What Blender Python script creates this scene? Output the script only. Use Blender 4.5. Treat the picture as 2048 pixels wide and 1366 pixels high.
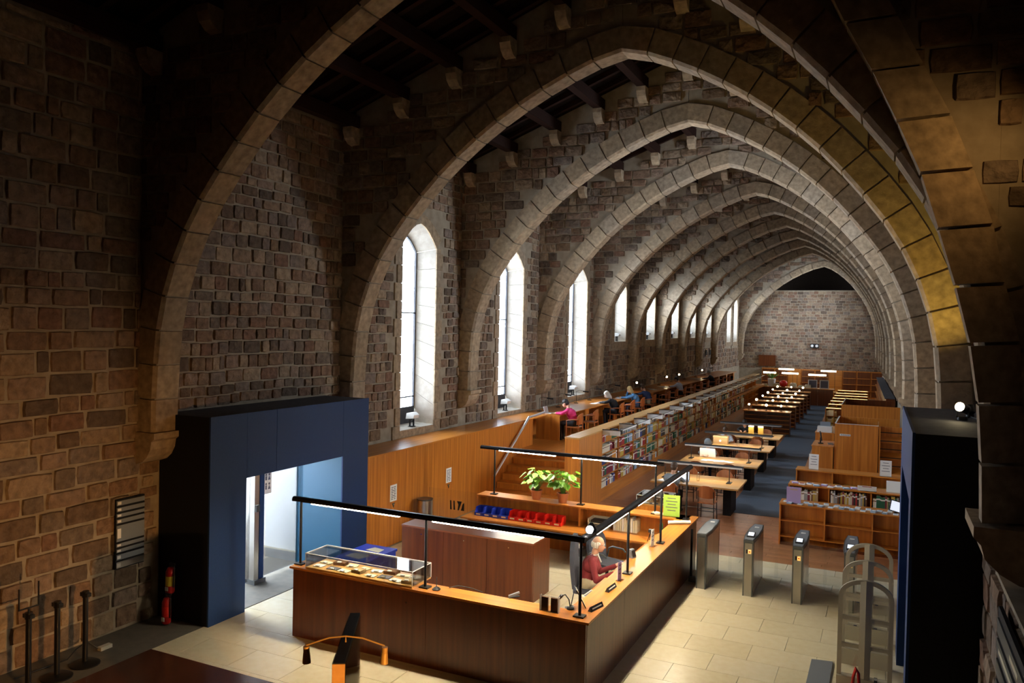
import bpy, bmesh, math, random
from mathutils import Vector, Matrix, Euler
random.seed(7)
PI = math.pi
SC = bpy.context.scene
COL = SC.collection
for o in list(bpy.data.objects):
    bpy.data.objects.remove(o)

# ------------------------------------------------------------------ camera
def make_camera():
    f, yaw, pit, rol, H = 1580.6, .443483, .019245, .021020, 4.7
    fw = Vector((-math.sin(yaw)*math.cos(pit), math.cos(yaw)*math.cos(pit), -math.sin(pit)))
    r0 = Vector((math.cos(yaw), math.sin(yaw), 0)); u0 = r0.cross(fw)
    r = math.cos(rol)*r0 + math.sin(rol)*u0
    u = -math.sin(rol)*r0 + math.cos(rol)*u0
    cd = bpy.data.cameras.new('camera'); cd.sensor_width = 36; cd.lens = f/2048*36
    cd.clip_start = .05; cd.clip_end = 300
    co = bpy.data.objects.new('camera', cd); COL.objects.link(co)
    co.matrix_world = Matrix(((r.x, u.x, -fw.x, 0), (r.y, u.y, -fw.y, 0), (r.z, u.z, -fw.z, H), (0, 0, 0, 1)))
    SC.camera = co
make_camera()

# ------------------------------------------------------------------ world, exposure, daylight
SC.view_settings.view_transform = 'Standard'
SC.view_settings.look = 'None'
SC.view_settings.exposure = 0.0
SC.view_settings.gamma = 1.0
SC.view_settings.use_curve_mapping = False
SKY = 41.0
W = bpy.data.worlds.new('sky'); SC.world = W; W.use_nodes = True
bg = W.node_tree.nodes['Background']
bg.inputs[0].default_value = (.80, .90, 1.0, 1); bg.inputs[1].default_value = SKY
SC.cycles.max_bounces = 7
SC.cycles.diffuse_bounces = 2
SC.cycles.transparent_max_bounces = 12
SC.cycles.sample_clamp_indirect = 8.0
SC.cycles.caustics_reflective = False
SC.cycles.caustics_refractive = False

def portal(x, y0, y1, z0, z1, s=-1):
    ld = bpy.data.lights.new('window_daylight', 'AREA'); ld.shape = 'RECTANGLE'
    ld.size = z1-z0; ld.size_y = y1-y0
    ld.cycles.is_portal = True
    o = bpy.data.objects.new('window_daylight', ld); COL.objects.link(o)
    o.location = (x, (y0+y1)/2, (z0+z1)/2); o.rotation_euler = (0, s*PI/2, 0)
def spot(loc, tgt, power, col, ang=60, blend=.5, rad=.06, name='spot_light'):
    ld = bpy.data.lights.new(name, 'SPOT'); ld.energy = power; ld.color = col
    ld.spot_size = math.radians(ang); ld.spot_blend = blend; ld.shadow_soft_size = rad
    o = bpy.data.objects.new(name, ld); COL.objects.link(o); o.location = loc
    d = Vector(tgt)-Vector(loc); o.rotation_euler = d.to_track_quat('-Z', 'Y').to_euler()
    return o

# ------------------------------------------------------------------ materials
MATS = {}
def _new(n):
    m = bpy.data.materials.new(n); m.use_nodes = True; MATS[n] = m
    return m, m.node_tree.nodes, m.node_tree.links, m.node_tree.nodes['Principled BSDF']
def plain(n, c, rough=.6, metal=0, spec=.5, emit=None, es=0):
    m, N, L, b = _new(n)
    b.inputs['Base Color'].default_value = (*c, 1); b.inputs['Roughness'].default_value = rough
    b.inputs['Metallic'].default_value = metal; b.inputs['Specular IOR Level'].default_value = spec
    if emit:
        b.inputs['Emission Color'].default_value = (*emit, 1); b.inputs['Emission Strength'].default_value = es
    return m
def noisy(n, c1, c2, scale=6, rough=.7, bump=.0, stretch=(1, 1, 1), detail=6, metal=0, spec=.4, lo=.3, hi=.7):
    m, N, L, b = _new(n)
    tc = N.new('ShaderNodeTexCoord'); mp = N.new('ShaderNodeMapping'); mp.inputs['Scale'].default_value = stretch
    nz = N.new('ShaderNodeTexNoise'); nz.inputs['Scale'].default_value = scale; nz.inputs['Detail'].default_value = detail
    cr = N.new('ShaderNodeValToRGB'); cr.color_ramp.elements[0].color = (*c1, 1); cr.color_ramp.elements[1].color = (*c2, 1)
    cr.color_ramp.elements[0].position = lo; cr.color_ramp.elements[1].position = hi
    L.new(tc.outputs['Object'], mp.inputs['Vector']); L.new(mp.outputs[0], nz.inputs['Vector'])
    L.new(nz.outputs['Fac'], cr.inputs['Fac']); L.new(cr.outputs[0], b.inputs['Base Color'])
    b.inputs['Roughness'].default_value = rough; b.inputs['Metallic'].default_value = metal
    b.inputs['Specular IOR Level'].default_value = spec
    if bump:
        bp = N.new('ShaderNodeBump'); bp.inputs['Strength'].default_value = bump; bp.inputs['Distance'].default_value = .02
        L.new(nz.outputs['Fac'], bp.inputs['Height']); L.new(bp.outputs[0], b.inputs['Normal'])
    return m
def stone_mat(n, cols, island=False, bump=1.0, mott=.75):
    """each stone its own tone (random per object, or per island in a joined mesh) with grain on top"""
    m, N, L, b = _new(n)
    if island:
        g = N.new('ShaderNodeNewGeometry'); rnd = g.outputs['Random Per Island']
    else:
        g = N.new('ShaderNodeObjectInfo'); rnd = g.outputs['Random']
    cr = N.new('ShaderNodeValToRGB'); cr.color_ramp.interpolation = 'CONSTANT'
    el = cr.color_ramp.elements
    while len(el) < len(cols): el.new(.5)
    for i, c in enumerate(cols):
        el[i].position = i/len(cols); el[i].color = (*c, 1)
    L.new(rnd, cr.inputs['Fac'])
    ge = N.new('ShaderNodeNewGeometry')
    nz = N.new('ShaderNodeTexNoise'); nz.inputs['Scale'].default_value = 9; nz.inputs['Detail'].default_value = 8
    L.new(ge.outputs['Position'], nz.inputs['Vector'])
    mx = N.new('ShaderNodeMix'); mx.data_type = 'RGBA'; mx.blend_type = 'OVERLAY'; mx.inputs[0].default_value = mott
    L.new(cr.outputs[0], mx.inputs[6]); L.new(nz.outputs['Fac'], mx.inputs[7]); L.new(mx.outputs[2], b.inputs['Base Color'])
    bp = N.new('ShaderNodeBump'); bp.inputs['Strength'].default_value = min(bump, 1.0); bp.inputs['Distance'].default_value = .05 if bump > .9 else .03
    L.new(nz.outputs['Fac'], bp.inputs['Height']); L.new(bp.outputs[0], b.inputs['Normal'])
    b.inputs['Roughness'].default_value = .88; b.inputs['Specular IOR Level'].default_value = .2
    return m
def wood(n, c1, c2, axis='Z', rough=.28, spec=.5, scale=14):
    st = {'Z': (1, 1, .04), 'X': (.04, 1, 1), 'Y': (1, .04, 1)}[axis]
    return noisy(n, c1, c2, scale=scale, rough=rough, stretch=st, detail=8, spec=spec)
def glassy(n, tint=(1, 1, 1), refl=.10, rough=.02):
    m = bpy.data.materials.new(n); m.use_nodes = True; MATS[n] = m
    N, L = m.node_tree.nodes, m.node_tree.links; N.remove(N['Principled BSDF'])
    t = N.new('ShaderNodeBsdfTransparent'); t.inputs[0].default_value = (*tint, 1)
    g = N.new('ShaderNodeBsdfGlossy'); g.inputs['Roughness'].default_value = rough
    mx = N.new('ShaderNodeMixShader'); lw = N.new('ShaderNodeFresnel'); lw.inputs[0].default_value = 1.35
    mt = N.new('ShaderNodeMath'); mt.operation = 'MULTIPLY_ADD'; mt.inputs[1].default_value = .8; mt.inputs[2].default_value = refl*.15
    L.new(lw.outputs[0], mt.inputs[0]); L.new(mt.outputs[0], mx.inputs[0])
    L.new(t.outputs[0], mx.inputs[1]); L.new(g.outputs[0], mx.inputs[2]); L.new(mx.outputs[0], N['Material Output'].inputs[0])
    return m
def emit(n, c, s):
    return plain(n, (.8, .8, .8), emit=c, es=s)

STONES = [(.20, .145, .10), (.26, .20, .15), (.16, .12, .09), (.30, .24, .18), (.22, .16, .12), (.13, .105, .085), (.27, .21, .17), (.23, .16, .115), (.18, .15, .125), (.33, .27, .20), (.21, .18, .16), (.21, .135, .10)]
STONES = [(a*1.02, b*.90, c*.80) for a, b, c in STONES]
stone_mat('stone', STONES); stone_mat('stone_joined', STONES, island=True)
ASH = [(.37, .27, .175), (.33, .245, .16), (.40, .30, .195), (.35, .27, .19)]
stone_mat('ashlar', ASH, bump=.35)
noisy('mortar', (.28, .225, .16), (.40, .33, .245), scale=5, rough=.95, bump=.5, spec=.1)
noisy('dark_joint', (.05, .04, .03), (.09, .07, .05), scale=8, rough=.95, spec=.1)
stone_mat('pale_ashlar', [(.62, .57, .49), (.58, .53, .46), (.66, .61, .53)], bump=.25, mott=.3)
wood('cherry', (.42, .125, .018), (.68, .25, .042), 'Z')
wood('cherry_x', (.44, .135, .018), (.66, .25, .042), 'X')
wood('cherry_y', (.44, .135, .018), (.66, .25, .042), 'Y')
wood('beech_x', (.50, .25, .07), (.60, .33, .105), 'X', rough=.3)
wood('beech_y', (.50, .25, .075), (.60, .33, .11), 'Y', rough=.3)
wood('walnut', (.095, .022, .006), (.17, .045, .010), 'Z', rough=.3)
wood('walnut_x', (.20, .065, .03), (.30, .10, .045), 'X', rough=.28)
wood('dark_floor_wood', (.045, .014, .008), (.11, .035, .018), 'Y', rough=.22, scale=5)
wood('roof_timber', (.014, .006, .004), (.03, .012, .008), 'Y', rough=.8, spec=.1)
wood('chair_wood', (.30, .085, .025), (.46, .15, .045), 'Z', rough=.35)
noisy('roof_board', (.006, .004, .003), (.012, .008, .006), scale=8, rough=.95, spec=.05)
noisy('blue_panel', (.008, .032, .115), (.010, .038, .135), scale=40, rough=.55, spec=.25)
plain('blue_reveal_lit', (.003, .085, .17), .5)  # lit tone of the blue panels, doorway daylight put into the colour
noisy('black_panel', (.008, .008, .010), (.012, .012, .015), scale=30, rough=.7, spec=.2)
noisy('grey_top', (.05, .05, .06), (.08, .08, .09), scale=10, rough=.8)
stone_mat('marble_tile', [(.74, .65, .44), (.77, .68, .48), (.72, .63, .43), (.75, .67, .49)], bump=.01, mott=.25)
MATS['marble_tile'].node_tree.nodes['Principled BSDF'].inputs['Roughness'].default_value = .3
MATS['marble_tile'].node_tree.nodes['Principled BSDF'].inputs['Specular IOR Level'].default_value = .4
plain('grout', (.40, .35, .25), .8)
noisy('grey_stone', (.12, .11, .09), (.17, .15, .12), scale=6, rough=.6)
noisy('carpet', (.09, .115, .15), (.14, .165, .205), scale=90, rough=.95, spec=.1)
stone_mat('parquet', [(.42, .17, .07), (.48, .20, .085), (.38, .145, .06), (.45, .19, .09)], bump=.02, mott=.3)
MATS['parquet'].node_tree.nodes['Principled BSDF'].inputs['Roughness'].default_value = .3
MATS['parquet'].node_tree.nodes['Principled BSDF'].inputs['Specular IOR Level'].default_value = .5
wood('parquet_far', (.34, .13, .05), (.46, .19, .08), 'Y', rough=.32, scale=9)
plain('black_metal', (.012, .012, .014), .35, .3)
plain('iron', (.03, .03, .035), .5, .5)
plain('steel', (.55, .53, .50), .28, 1)
plain('steel_dark', (.14, .15, .16), .35, .8)
plain('chrome', (.75, .75, .75), .15, 1)
plain('brass', (.62, .36, .10), .45, .4)
plain('white_plastic', (.78, .78, .76), .45)
plain('cream_plastic', (.66, .62, .50), .5)
plain('grey_plastic', (.20, .22, .25), .4)
plain('black_plastic', (.014, .014, .016), .45)
plain('beige_gate', (.50, .43, .31), .5)
plain('satin_steel', (.80, .80, .80), .42, .7)
plain('paper', (.85, .84, .82), .8)
plain('paper_cream', (.78, .70, .50), .8)
plain('paper_ink', (.12, .12, .16), .8)
plain('lime_paper', (.44, .72, .10), .7)
plain('lilac_paper', (.45, .34, .66), .7)
plain('red_plastic', (.75, .02, .012), .35)
plain('blue_plastic', (.025, .06, .50), .35)
plain('red_paint', (.50, .015, .012), .3)
plain('yellow_label', (.75, .55, .04), .6)
plain('terracotta', (.55, .17, .06), .7)
plain('soil', (.04, .025, .015), .9)
noisy('leaf_green', (.08, .27, .012), (.26, .50, .045), scale=7, rough=.45)
plain('stem_green', (.12, .25, .03), .6)
glassy('window_glass', (.97, .98, 1), .06)
glassy('acrylic', (.97, .98, .98), .22)
glassy('canopy_glass', (.75, .80, .82), .35, .1)
emit('tube_white', (1.0, .86, .62), 128.0)
emit('tube_table', (1.0, .90, .76), 21.0)
emit('tube_warm', (1.0, .80, .50), 18.0)
emit('strip_warm', (1.0, .74, .30), 5.0)
emit('bulb_warm', (1.0, .80, .45), 40.0)
emit('bulb_white', (1.0, .93, .85), 25.0)
emit('led_amber', (1.0, .45, .02), 1.2)
emit('screen', (.75, .85, 1.0), .9)
plain('skin', (.62, .34, .22), .5)
plain('skin_pale', (.66, .40, .28), .5)
plain('hair_dark', (.018, .012, .01), .6)
plain('hair_brown', (.07, .035, .015), .6)
plain('hair_white', (.62, .58, .52), .7)
plain('hair_blond', (.50, .34, .14), .7)
plain('hair_grey', (.34, .31, .28), .7)
plain('cloth_burgundy', (.20, .022, .03), .85)
plain('cloth_pink', (.70, .03, .16), .8)
plain('cloth_black', (.015, .015, .018), .85)
plain('cloth_blue', (.10, .28, .55), .8)
plain('cloth_navy', (.025, .05, .14), .8)
plain('cloth_white', (.60, .68, .85), .8)
plain('cloth_grey', (.22, .24, .25), .85)
plain('cloth_khaki', (.40, .36, .24), .85)
plain('cloth_jeans', (.04, .06, .12), .85)
plain('seat_fabric', (.05, .06, .09), .8)
BOOKC = {'crimson': (.38, .03, .03), 'dark green': (.02, .13, .07), 'navy blue': (.03, .05, .20), 'tan': (.48, .33, .16), 'cream': (.72, .64, .48), 'white': (.80, .78, .74),
         'orange': (.65, .26, .04), 'brown': (.20, .09, .04), 'grey': (.34, .34, .34), 'black': (.03, .03, .03), 'pale blue': (.30, .42, .58), 'maroon': (.20, .02, .04), 'ochre': (.55, .38, .07)}
for k, c in BOOKC.items(): plain('book '+k, c, .55)
M = MATS

# ------------------------------------------------------------------ mesh helpers
class MB:
    def __init__(s): s.v = []; s.f = []; s.m = []; s.mi = 0
    def quad(s, a, b, c, d):
        i = len(s.v); s.v += [tuple(a), tuple(b), tuple(c), tuple(d)]; s.f.append((i, i+1, i+2, i+3)); s.m.append(s.mi); return s
    def poly(s, pts):
        i = len(s.v); s.v += [tuple(p) for p in pts]; s.f.append(tuple(range(i, i+len(pts)))); s.m.append(s.mi); return s
    def hexa(s, p):
        i = len(s.v); s.v += [tuple(q) for q in p]
        for f in ((0, 3, 2, 1), (4, 5, 6, 7), (0, 1, 5, 4), (1, 2, 6, 5), (2, 3, 7, 6), (3, 0, 4, 7)):
            s.f.append(tuple(i+k for k in f)); s.m.append(s.mi)
        return s
    def box(s, x0, x1, y0, y1, z0, z1):
        return s.hexa([(x0, y0, z0), (x1, y0, z0), (x1, y1, z0), (x0, y1, z0), (x0, y0, z1), (x1, y0, z1), (x1, y1, z1), (x0, y1, z1)])
    def obox(s, c, size, rot=(0, 0, 0)):
        R = Euler(rot).to_matrix(); c = Vector(c); h = [k/2 for k in size]
        return s.hexa([c+R@Vector((a*h[0], b*h[1], d*h[2])) for d in (-1, 1) for a, b in ((-1, -1), (1, -1), (1, 1), (-1, 1))])
    def cyl(s, p0, p1, r0, r1=None, n=12, cap=True):
        r1 = r0 if r1 is None else r1
        p0 = Vector(p0); p1 = Vector(p1); d = (p1-p0).normalized()
        a = d.orthogonal().normalized(); b = d.cross(a); i = len(s.v)
        for p, r in ((p0, r0), (p1, r1)):
            for k in range(n):
                t = 2*PI*k/n; s.v.append(tuple(p+a*(r*math.cos(t))+b*(r*math.sin(t))))
        for k in range(n):
            s.f.append((i+k, i+(k+1) % n, i+n+(k+1) % n, i+n+k)); s.m.append(s.mi)
        if cap:
            s.f.append(tuple(i+k for k in reversed(range(n)))); s.f.append(tuple(i+n+k for k in range(n))); s.m += [s.mi]*2
        return s
    def tube(s, pts, r, n=8):
        P = [Vector(p) for p in pts]; i = len(s.v); up = None
        for j, p in enumerate(P):
            d = (P[min(j+1, len(P)-1)]-P[max(j-1, 0)]).normalized()
            a = d.orthogonal().normalized() if up is None else (up-d*up.dot(d)).normalized()
            up = a; b = d.cross(a)
            for k in range(n):
                t = 2*PI*k/n; s.v.append(tuple(p+a*(r*math.cos(t))+b*(r*math.sin(t))))
        for j in range(len(P)-1):
            for k in range(n):
                s.f.append((i+j*n+k, i+j*n+(k+1) % n, i+(j+1)*n+(k+1) % n, i+(j+1)*n+k)); s.m.append(s.mi)
        e = i+(len(P)-1)*n
        s.f.append(tuple(i+k for k in reversed(range(n)))); s.f.append(tuple(e+k for k in range(n))); s.m += [s.mi]*2
        return s
    def lathe(s, prof, c=(0, 0, 0), n=16):
        i = len(s.v); c = Vector(c)
        for r, z in prof:
            for k in range(n):
                t = 2*PI*k/n; s.v.append((c.x+r*math.cos(t), c.y+r*math.sin(t), c.z+z))
        for j in range(len(prof)-1):
            for k in range(n):
                s.f.append((i+j*n+k, i+j*n+(k+1) % n, i+(j+1)*n+(k+1) % n, i+(j+1)*n+k)); s.m.append(s.mi)
        e = i+(len(prof)-1)*n
        s.f.append(tuple(i+k for k in reversed(range(n)))); s.f.append(tuple(e+k for k in range(n))); s.m += [s.mi]*2
        return s
    def ball(s, c, r, n=12, m=8, rot=(0, 0, 0)):
        c = Vector(c); R = Euler(rot).to_matrix(); r = (r, r, r) if isinstance(r, (int, float)) else r; i = len(s.v)
        s.v.append(tuple(c+R@Vector((0, 0, -r[2]))))
        for j in range(1, m):
            ph = -PI/2+PI*j/m
            for k in range(n):
                t = 2*PI*k/n
                s.v.append(tuple(c+R@Vector((r[0]*math.cos(ph)*math.cos(t), r[1]*math.cos(ph)*math.sin(t), r[2]*math.sin(ph)))))
        s.v.append(tuple(c+R@Vector((0, 0, r[2])))); e = len(s.v)-1
        for k in range(n):
            s.f.append((i, i+1+(k+1) % n, i+1+k)); s.f.append((e, e-n+k, e-n+(k+1) % n)); s.m += [s.mi]*2
        for j in range(m-2):
            for k in range(n):
                a = i+1+j*n
                s.f.append((a+k, a+(k+1) % n, a+n+(k+1) % n, a+n+k)); s.m.append(s.mi)
        return s
    def prism(s, poly, a, b, fn):
        """extrude the 2-D outline from a to b; fn(u, v, w) gives the 3-D point"""
        n = len(poly); i = len(s.v)
        s.v += [tuple(fn(u, v, a)) for u, v in poly]+[tuple(fn(u, v, b)) for u, v in poly]
        s.f.append(tuple(i+k for k in range(n))); s.f.append(tuple(i+n+k for k in reversed(range(n)))); s.m += [s.mi]*2
        for k in range(n):
            s.f.append((i+k, i+n+k, i+n+(k+1) % n, i+(k+1) % n)); s.m.append(s.mi)
        return s
    def mesh(s, name, mats, smooth=None, fix=True):
        me = bpy.data.meshes.new(name); me.from_pydata(s.v, [], s.f)
        for m in (mats if isinstance(mats, (list, tuple)) else [mats]):
            me.materials.append(M[m] if isinstance(m, str) else m)
        me.polygons.foreach_set('material_index', s.m)
        if fix:
            bm = bmesh.new(); bm.from_mesh(me); bmesh.ops.recalc_face_normals(bm, faces=bm.faces); bm.to_mesh(me); bm.free()
        if smooth:
            me.polygons.foreach_set('use_smooth', [True]*len(me.polygons)); me.set_sharp_from_angle(angle=math.radians(smooth))
        me.update(); return me
def link(name, me, parent=None, loc=None, rot=None, scale=None):
    o = bpy.data.objects.new(name, me); COL.objects.link(o)
    if parent: o.parent = parent
    if loc: o.location = loc
    if rot: o.rotation_euler = rot
    if scale: o.scale = scale
    return o
def part(name, mb, mats, parent, smooth=None, label=None):
    o = link(name, mb.mesh(name, mats, smooth), parent)
    if label: o['label'] = label
    return o
def thing(name, label, cat, loc=(0, 0, 0), rz=0, group=None):
    o = link(name, None, loc=loc, rot=(0, 0, rz)); o.empty_display_size = .1
    return tag(o, label, cat, group)
def tag(o, label, cat, group=None):
    o['label'] = label; o['category'] = cat
    if group: o['group'] = group
    return o
def one(name, mb, mats, label, cat, group=None, smooth=None, loc=None, rz=None):
    o = link(name, mb.mesh(name, mats, smooth), loc=loc, rot=(0, 0, rz) if rz else None)
    return tag(o, label, cat, group)
def struct(name, mb, mats, smooth=None, label=None):
    o = link(name, mb.mesh(name, mats, smooth)); o['kind'] = 'structure'
    if label: o['label'] = label
    return o
def copy_tree(o, parent=None):
    c = o.copy(); COL.objects.link(c); c.parent = parent
    for ch in [k for k in bpy.data.objects if k.parent == o] if False else list(o.children):
        copy_tree(ch, c)
    return c
ORD = ['first', 'second', 'third', 'fourth', 'fifth', 'sixth', 'seventh', 'eighth', 'ninth', 'tenth', 'eleventh', 'twelfth', 'thirteenth', 'fourteenth', 'fifteenth', 'sixteenth', 'seventeenth', 'eighteenth', 'nineteenth', 'twentieth']
def ordn(i):
    return ORD[i] if i < 20 else ('twenty-'+ORD[i-20] if i < 29 else ('thirtieth' if i == 29 else 'thirty-'+ORD[i-30]))
# ------------------------------------------------------------------ architecture
CAM = Vector((0, 0, 4.7))
XL = -10.35
def XR(y): return 1.38-.0305*(y-8.5)
XC = -4.35
ARCH_Y = [8.5, 13.4, 18.5, 23.7, 29.0, 33.8, 38.3, 43.1, 47.4, 52.0, 62.2]
FAR_Y = 63.0
NEAR_Y = -4.0
def roof_z(x, y):
    if x <= XC: return 8.72+.378*(x-XL)
    return 10.988-(10.988-8.6)*(x-XC)/(XR(y)-XC)
# arch intrados, s = 0 at the foot .. 1 at the apex
ARC = [(0, 2.95), (0, 3.3), (.0035, 3.75), (.016, 4.56), (.0566, 5.38), (.131, 6.19), (.2336, 6.92), (.3735, 7.72), (.545, 8.45), (.7257, 9.02), (.8956, 9.42), (1.0, 9.56)]
def arc_pts(n):
    P = [Vector((a*5.65, b)) for a, b in ARC]; out = []
    for i in range(len(P)-1):
        p0 = P[max(i-1, 0)]; p1 = P[i]; p2 = P[i+1]; p3 = P[min(i+2, len(P)-1)]
        for k in range(8):
            t = k/8
            out.append(.5*((2*p1)+(p2-p0)*t+(2*p0-5*p1+4*p2-p3)*t*t+(3*p1-p0-3*p2+p3)*t**3))
    out.append(P[-1])
    L = [0]
    for i in range(len(out)-1): L.append(L[-1]+(out[i+1]-out[i]).length)
    res = []
    for k in range(n+1):
        d = L[-1]*k/n; i = 0
        while i < len(L)-2 and L[i+1] < d: i += 1
        t = (d-L[i])/max(L[i+1]-L[i], 1e-6); res.append(out[i].lerp(out[i+1], min(t, 1)))
    return res
def arch_side(side, y, n):
    """intrados points (x, z) from foot to apex"""
    foot = -10.0 if side < 0 else XR(y)-.52
    k = (XC-foot)/5.65
    return [Vector((foot+p.x*k, p.y)) for p in arc_pts(n)]
def offs(P, d, side):
    """offset the intrados outwards (away from the opening)"""
    out = []
    for i, p in enumerate(P):
        t = (P[min(i+1, len(P)-1)]-P[max(i-1, 0)]).normalized()
        nrm = Vector((-t.y, t.x)) if side < 0 else Vector((t.y, -t.x))
        out.append(p+nrm*d)
    return out

def unit_stone(seed):
    rnd = random.Random(seed); b = MB(); ring = []
    for a, c in ((-.5, -.5), (0, -.5), (.5, -.5), (.5, 0), (.5, .5), (0, .5), (-.5, .5), (-.5, 0)):
        cut = .955 if a and c else 1
        ring.append((a*cut*(1-rnd.random()*.05), c*cut*(1-rnd.random()*.08)))
    b.v = [(x, y, 0) for x, y in ring]+[(x*.93, y*.90, .62+rnd.random()*.38) for x, y in ring]+[(rnd.uniform(-.1, .1), rnd.uniform(-.1, .1), 1.05)]
    for k in range(8):
        j = (k+1) % 8; b.f += [(k, j, 8+j, 8+k), (8+k, 8+j, 16)]; b.m += [0, 0]
    me = b.mesh('stone', 'stone'); return me
UNIT = [unit_stone(i) for i in range(10)]
def place_stones(parent, org, U, V, u0, u1, v0, v1, ok, h=(.2, .3), w=(.25, .6), limit=300, depth=(.02, .055), name='stone', seed=1, far=None):
    rnd = random.Random(seed); cand = []
    U = Vector(U); V = Vector(V); Nn = U.cross(V); org = Vector(org); v = v0
    while v < v1-.06:
        hh = rnd.uniform(*h); u = u0-rnd.random()*w[1]
        while u < u1:
            ww = rnd.uniform(*w)*(1 if rnd.random() > .18 else .55); a, b = max(u, u0), min(u+ww, u1)
            c, d = v, min(v+hh, v1)
            if b-a > .07 and d-c > .07 and ok(a, b, c, d):
                cand.append((a, b, c, d))
            u += ww
        v += hh
    cand.sort(key=lambda q: (org+U*((q[0]+q[1])/2)+V*((q[2]+q[3])/2)-CAM).length)
    joined = MB()
    for i, (a, b, c, d) in enumerate(cand):
        g = .014; p = org+U*((a+b)/2)+V*((c+d)/2+.018*math.sin((a+b)*.8+seed)+.010*math.sin((a+b)*2.7+c*2))-Nn*.004
        ra = rnd.uniform(-.022, .022); U2 = U*math.cos(ra)+V*math.sin(ra); V2 = V*math.cos(ra)-U*math.sin(ra)
        dep = rnd.uniform(*depth)
        if i < limit:
            o = link(name, UNIT[rnd.randrange(10)], parent)
            su, sv = U2*(b-a-g), V2*(d-c-g); sn = Nn*dep
            o.matrix_local = Matrix(((su.x, sv.x, sn.x, p.x), (su.y, sv.y, sn.y, p.y), (su.z, sv.z, sn.z, p.z), (0, 0, 0, 1)))
        else:
            k = len(joined.v); me = UNIT[rnd.randrange(10)]
            joined.v += [tuple(p+U2*(q.co.x*(b-a-g))+V2*(q.co.y*(d-c-g))+Nn*(q.co.z*dep)) for q in me.vertices]
            for f in me.polygons: joined.f.append(tuple(k+t for t in f.vertices)); joined.m.append(0)
    if joined.v:
        o = link('stonework', joined.mesh('stonework', 'stone_joined', fix=False), parent); o['kind'] = 'stuff'
    return len(cand)

# ---- floors
def floors():
    f = struct('floor', MB().box(-14, 3, NEAR_Y, FAR_Y+2, -.3, -.02), 'grout', label='floor of the reading hall')
    # marble tiles of the entrance area
    tile = MB().box(-.447, .447, -.297, .297, -.03, 0).mesh('tile', 'marble_tile')
    y = 6.2
    row = 0
    while y < 16.75:
        x = -9.35+(.45 if row % 2 else 0)-.9
        while x < 1.3:
            if y+.6 > 7.92 and x+.9 > -9.34:
                a, b = max(x, -9.34), min(x+.9, 1.5); c, d = max(y, 7.92), min(y+.6, 16.8)
                if b-a > .05 and d-c > .05:
                    link('tile', tile, f, ((a+b)/2, (c+d)/2, 0), scale=((b-a-.006)/.894, (d-c-.006)/.594, 1))
            x += .9
        y += .6; row += 1
    part('stone_border', MB().box(XL, -9.35, NEAR_Y, 9.0, -.03, .0), 'grey_stone', f, label='dark grey stone strip along the wall')
    part('wood_floor', MB().box(-9.34, 2, NEAR_Y, 7.91, -.03, .004), 'dark_floor_wood', f, label='dark polished wood flooring')
    part('threshold', MB().box(-14, -9.36, 9.2, 12.6, -.03, .003), 'grey_stone', f)
    # parquet by the gates: planks one by one, beyond them one surface
    pl = MB().box(-.595, .595, -.069, .069, -.03, 0).mesh('plank', 'parquet')
    y = 16.8; row = 0
    while y < 21.0:
        x = -6.9-random.random()*1.2
        while x < 1.1:
            a, b = max(x, -6.95), min(x+1.2, 1.15)
            if b-a > .08: link('plank', pl, f, ((a+b)/2, y+.07, 0), scale=((b-a-.006)/1.19, 1, 1))
            x += 1.2
        y += .14; row += 1
    part('parquet_surface', MB().box(-7.4, 1.2, y, FAR_Y, -.03, 0), 'parquet_far', f, label='reddish parquet stretching along the hall')
    c = MB().hexa([(-3.66, 20.9, -.01), (-2.2, 20.9, -.01), (-3.35, 54.4, -.01), (-4.45, 54.4, -.01), (-3.66, 20.9, .008), (-2.2, 20.9, .008), (-3.35, 54.4, .008), (-4.45, 54.4, .008)])
    one('carpet_runner', c, 'carpet', 'blue-grey carpet runner down the aisle beside the reading tables', 'carpet')
floors()

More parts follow.
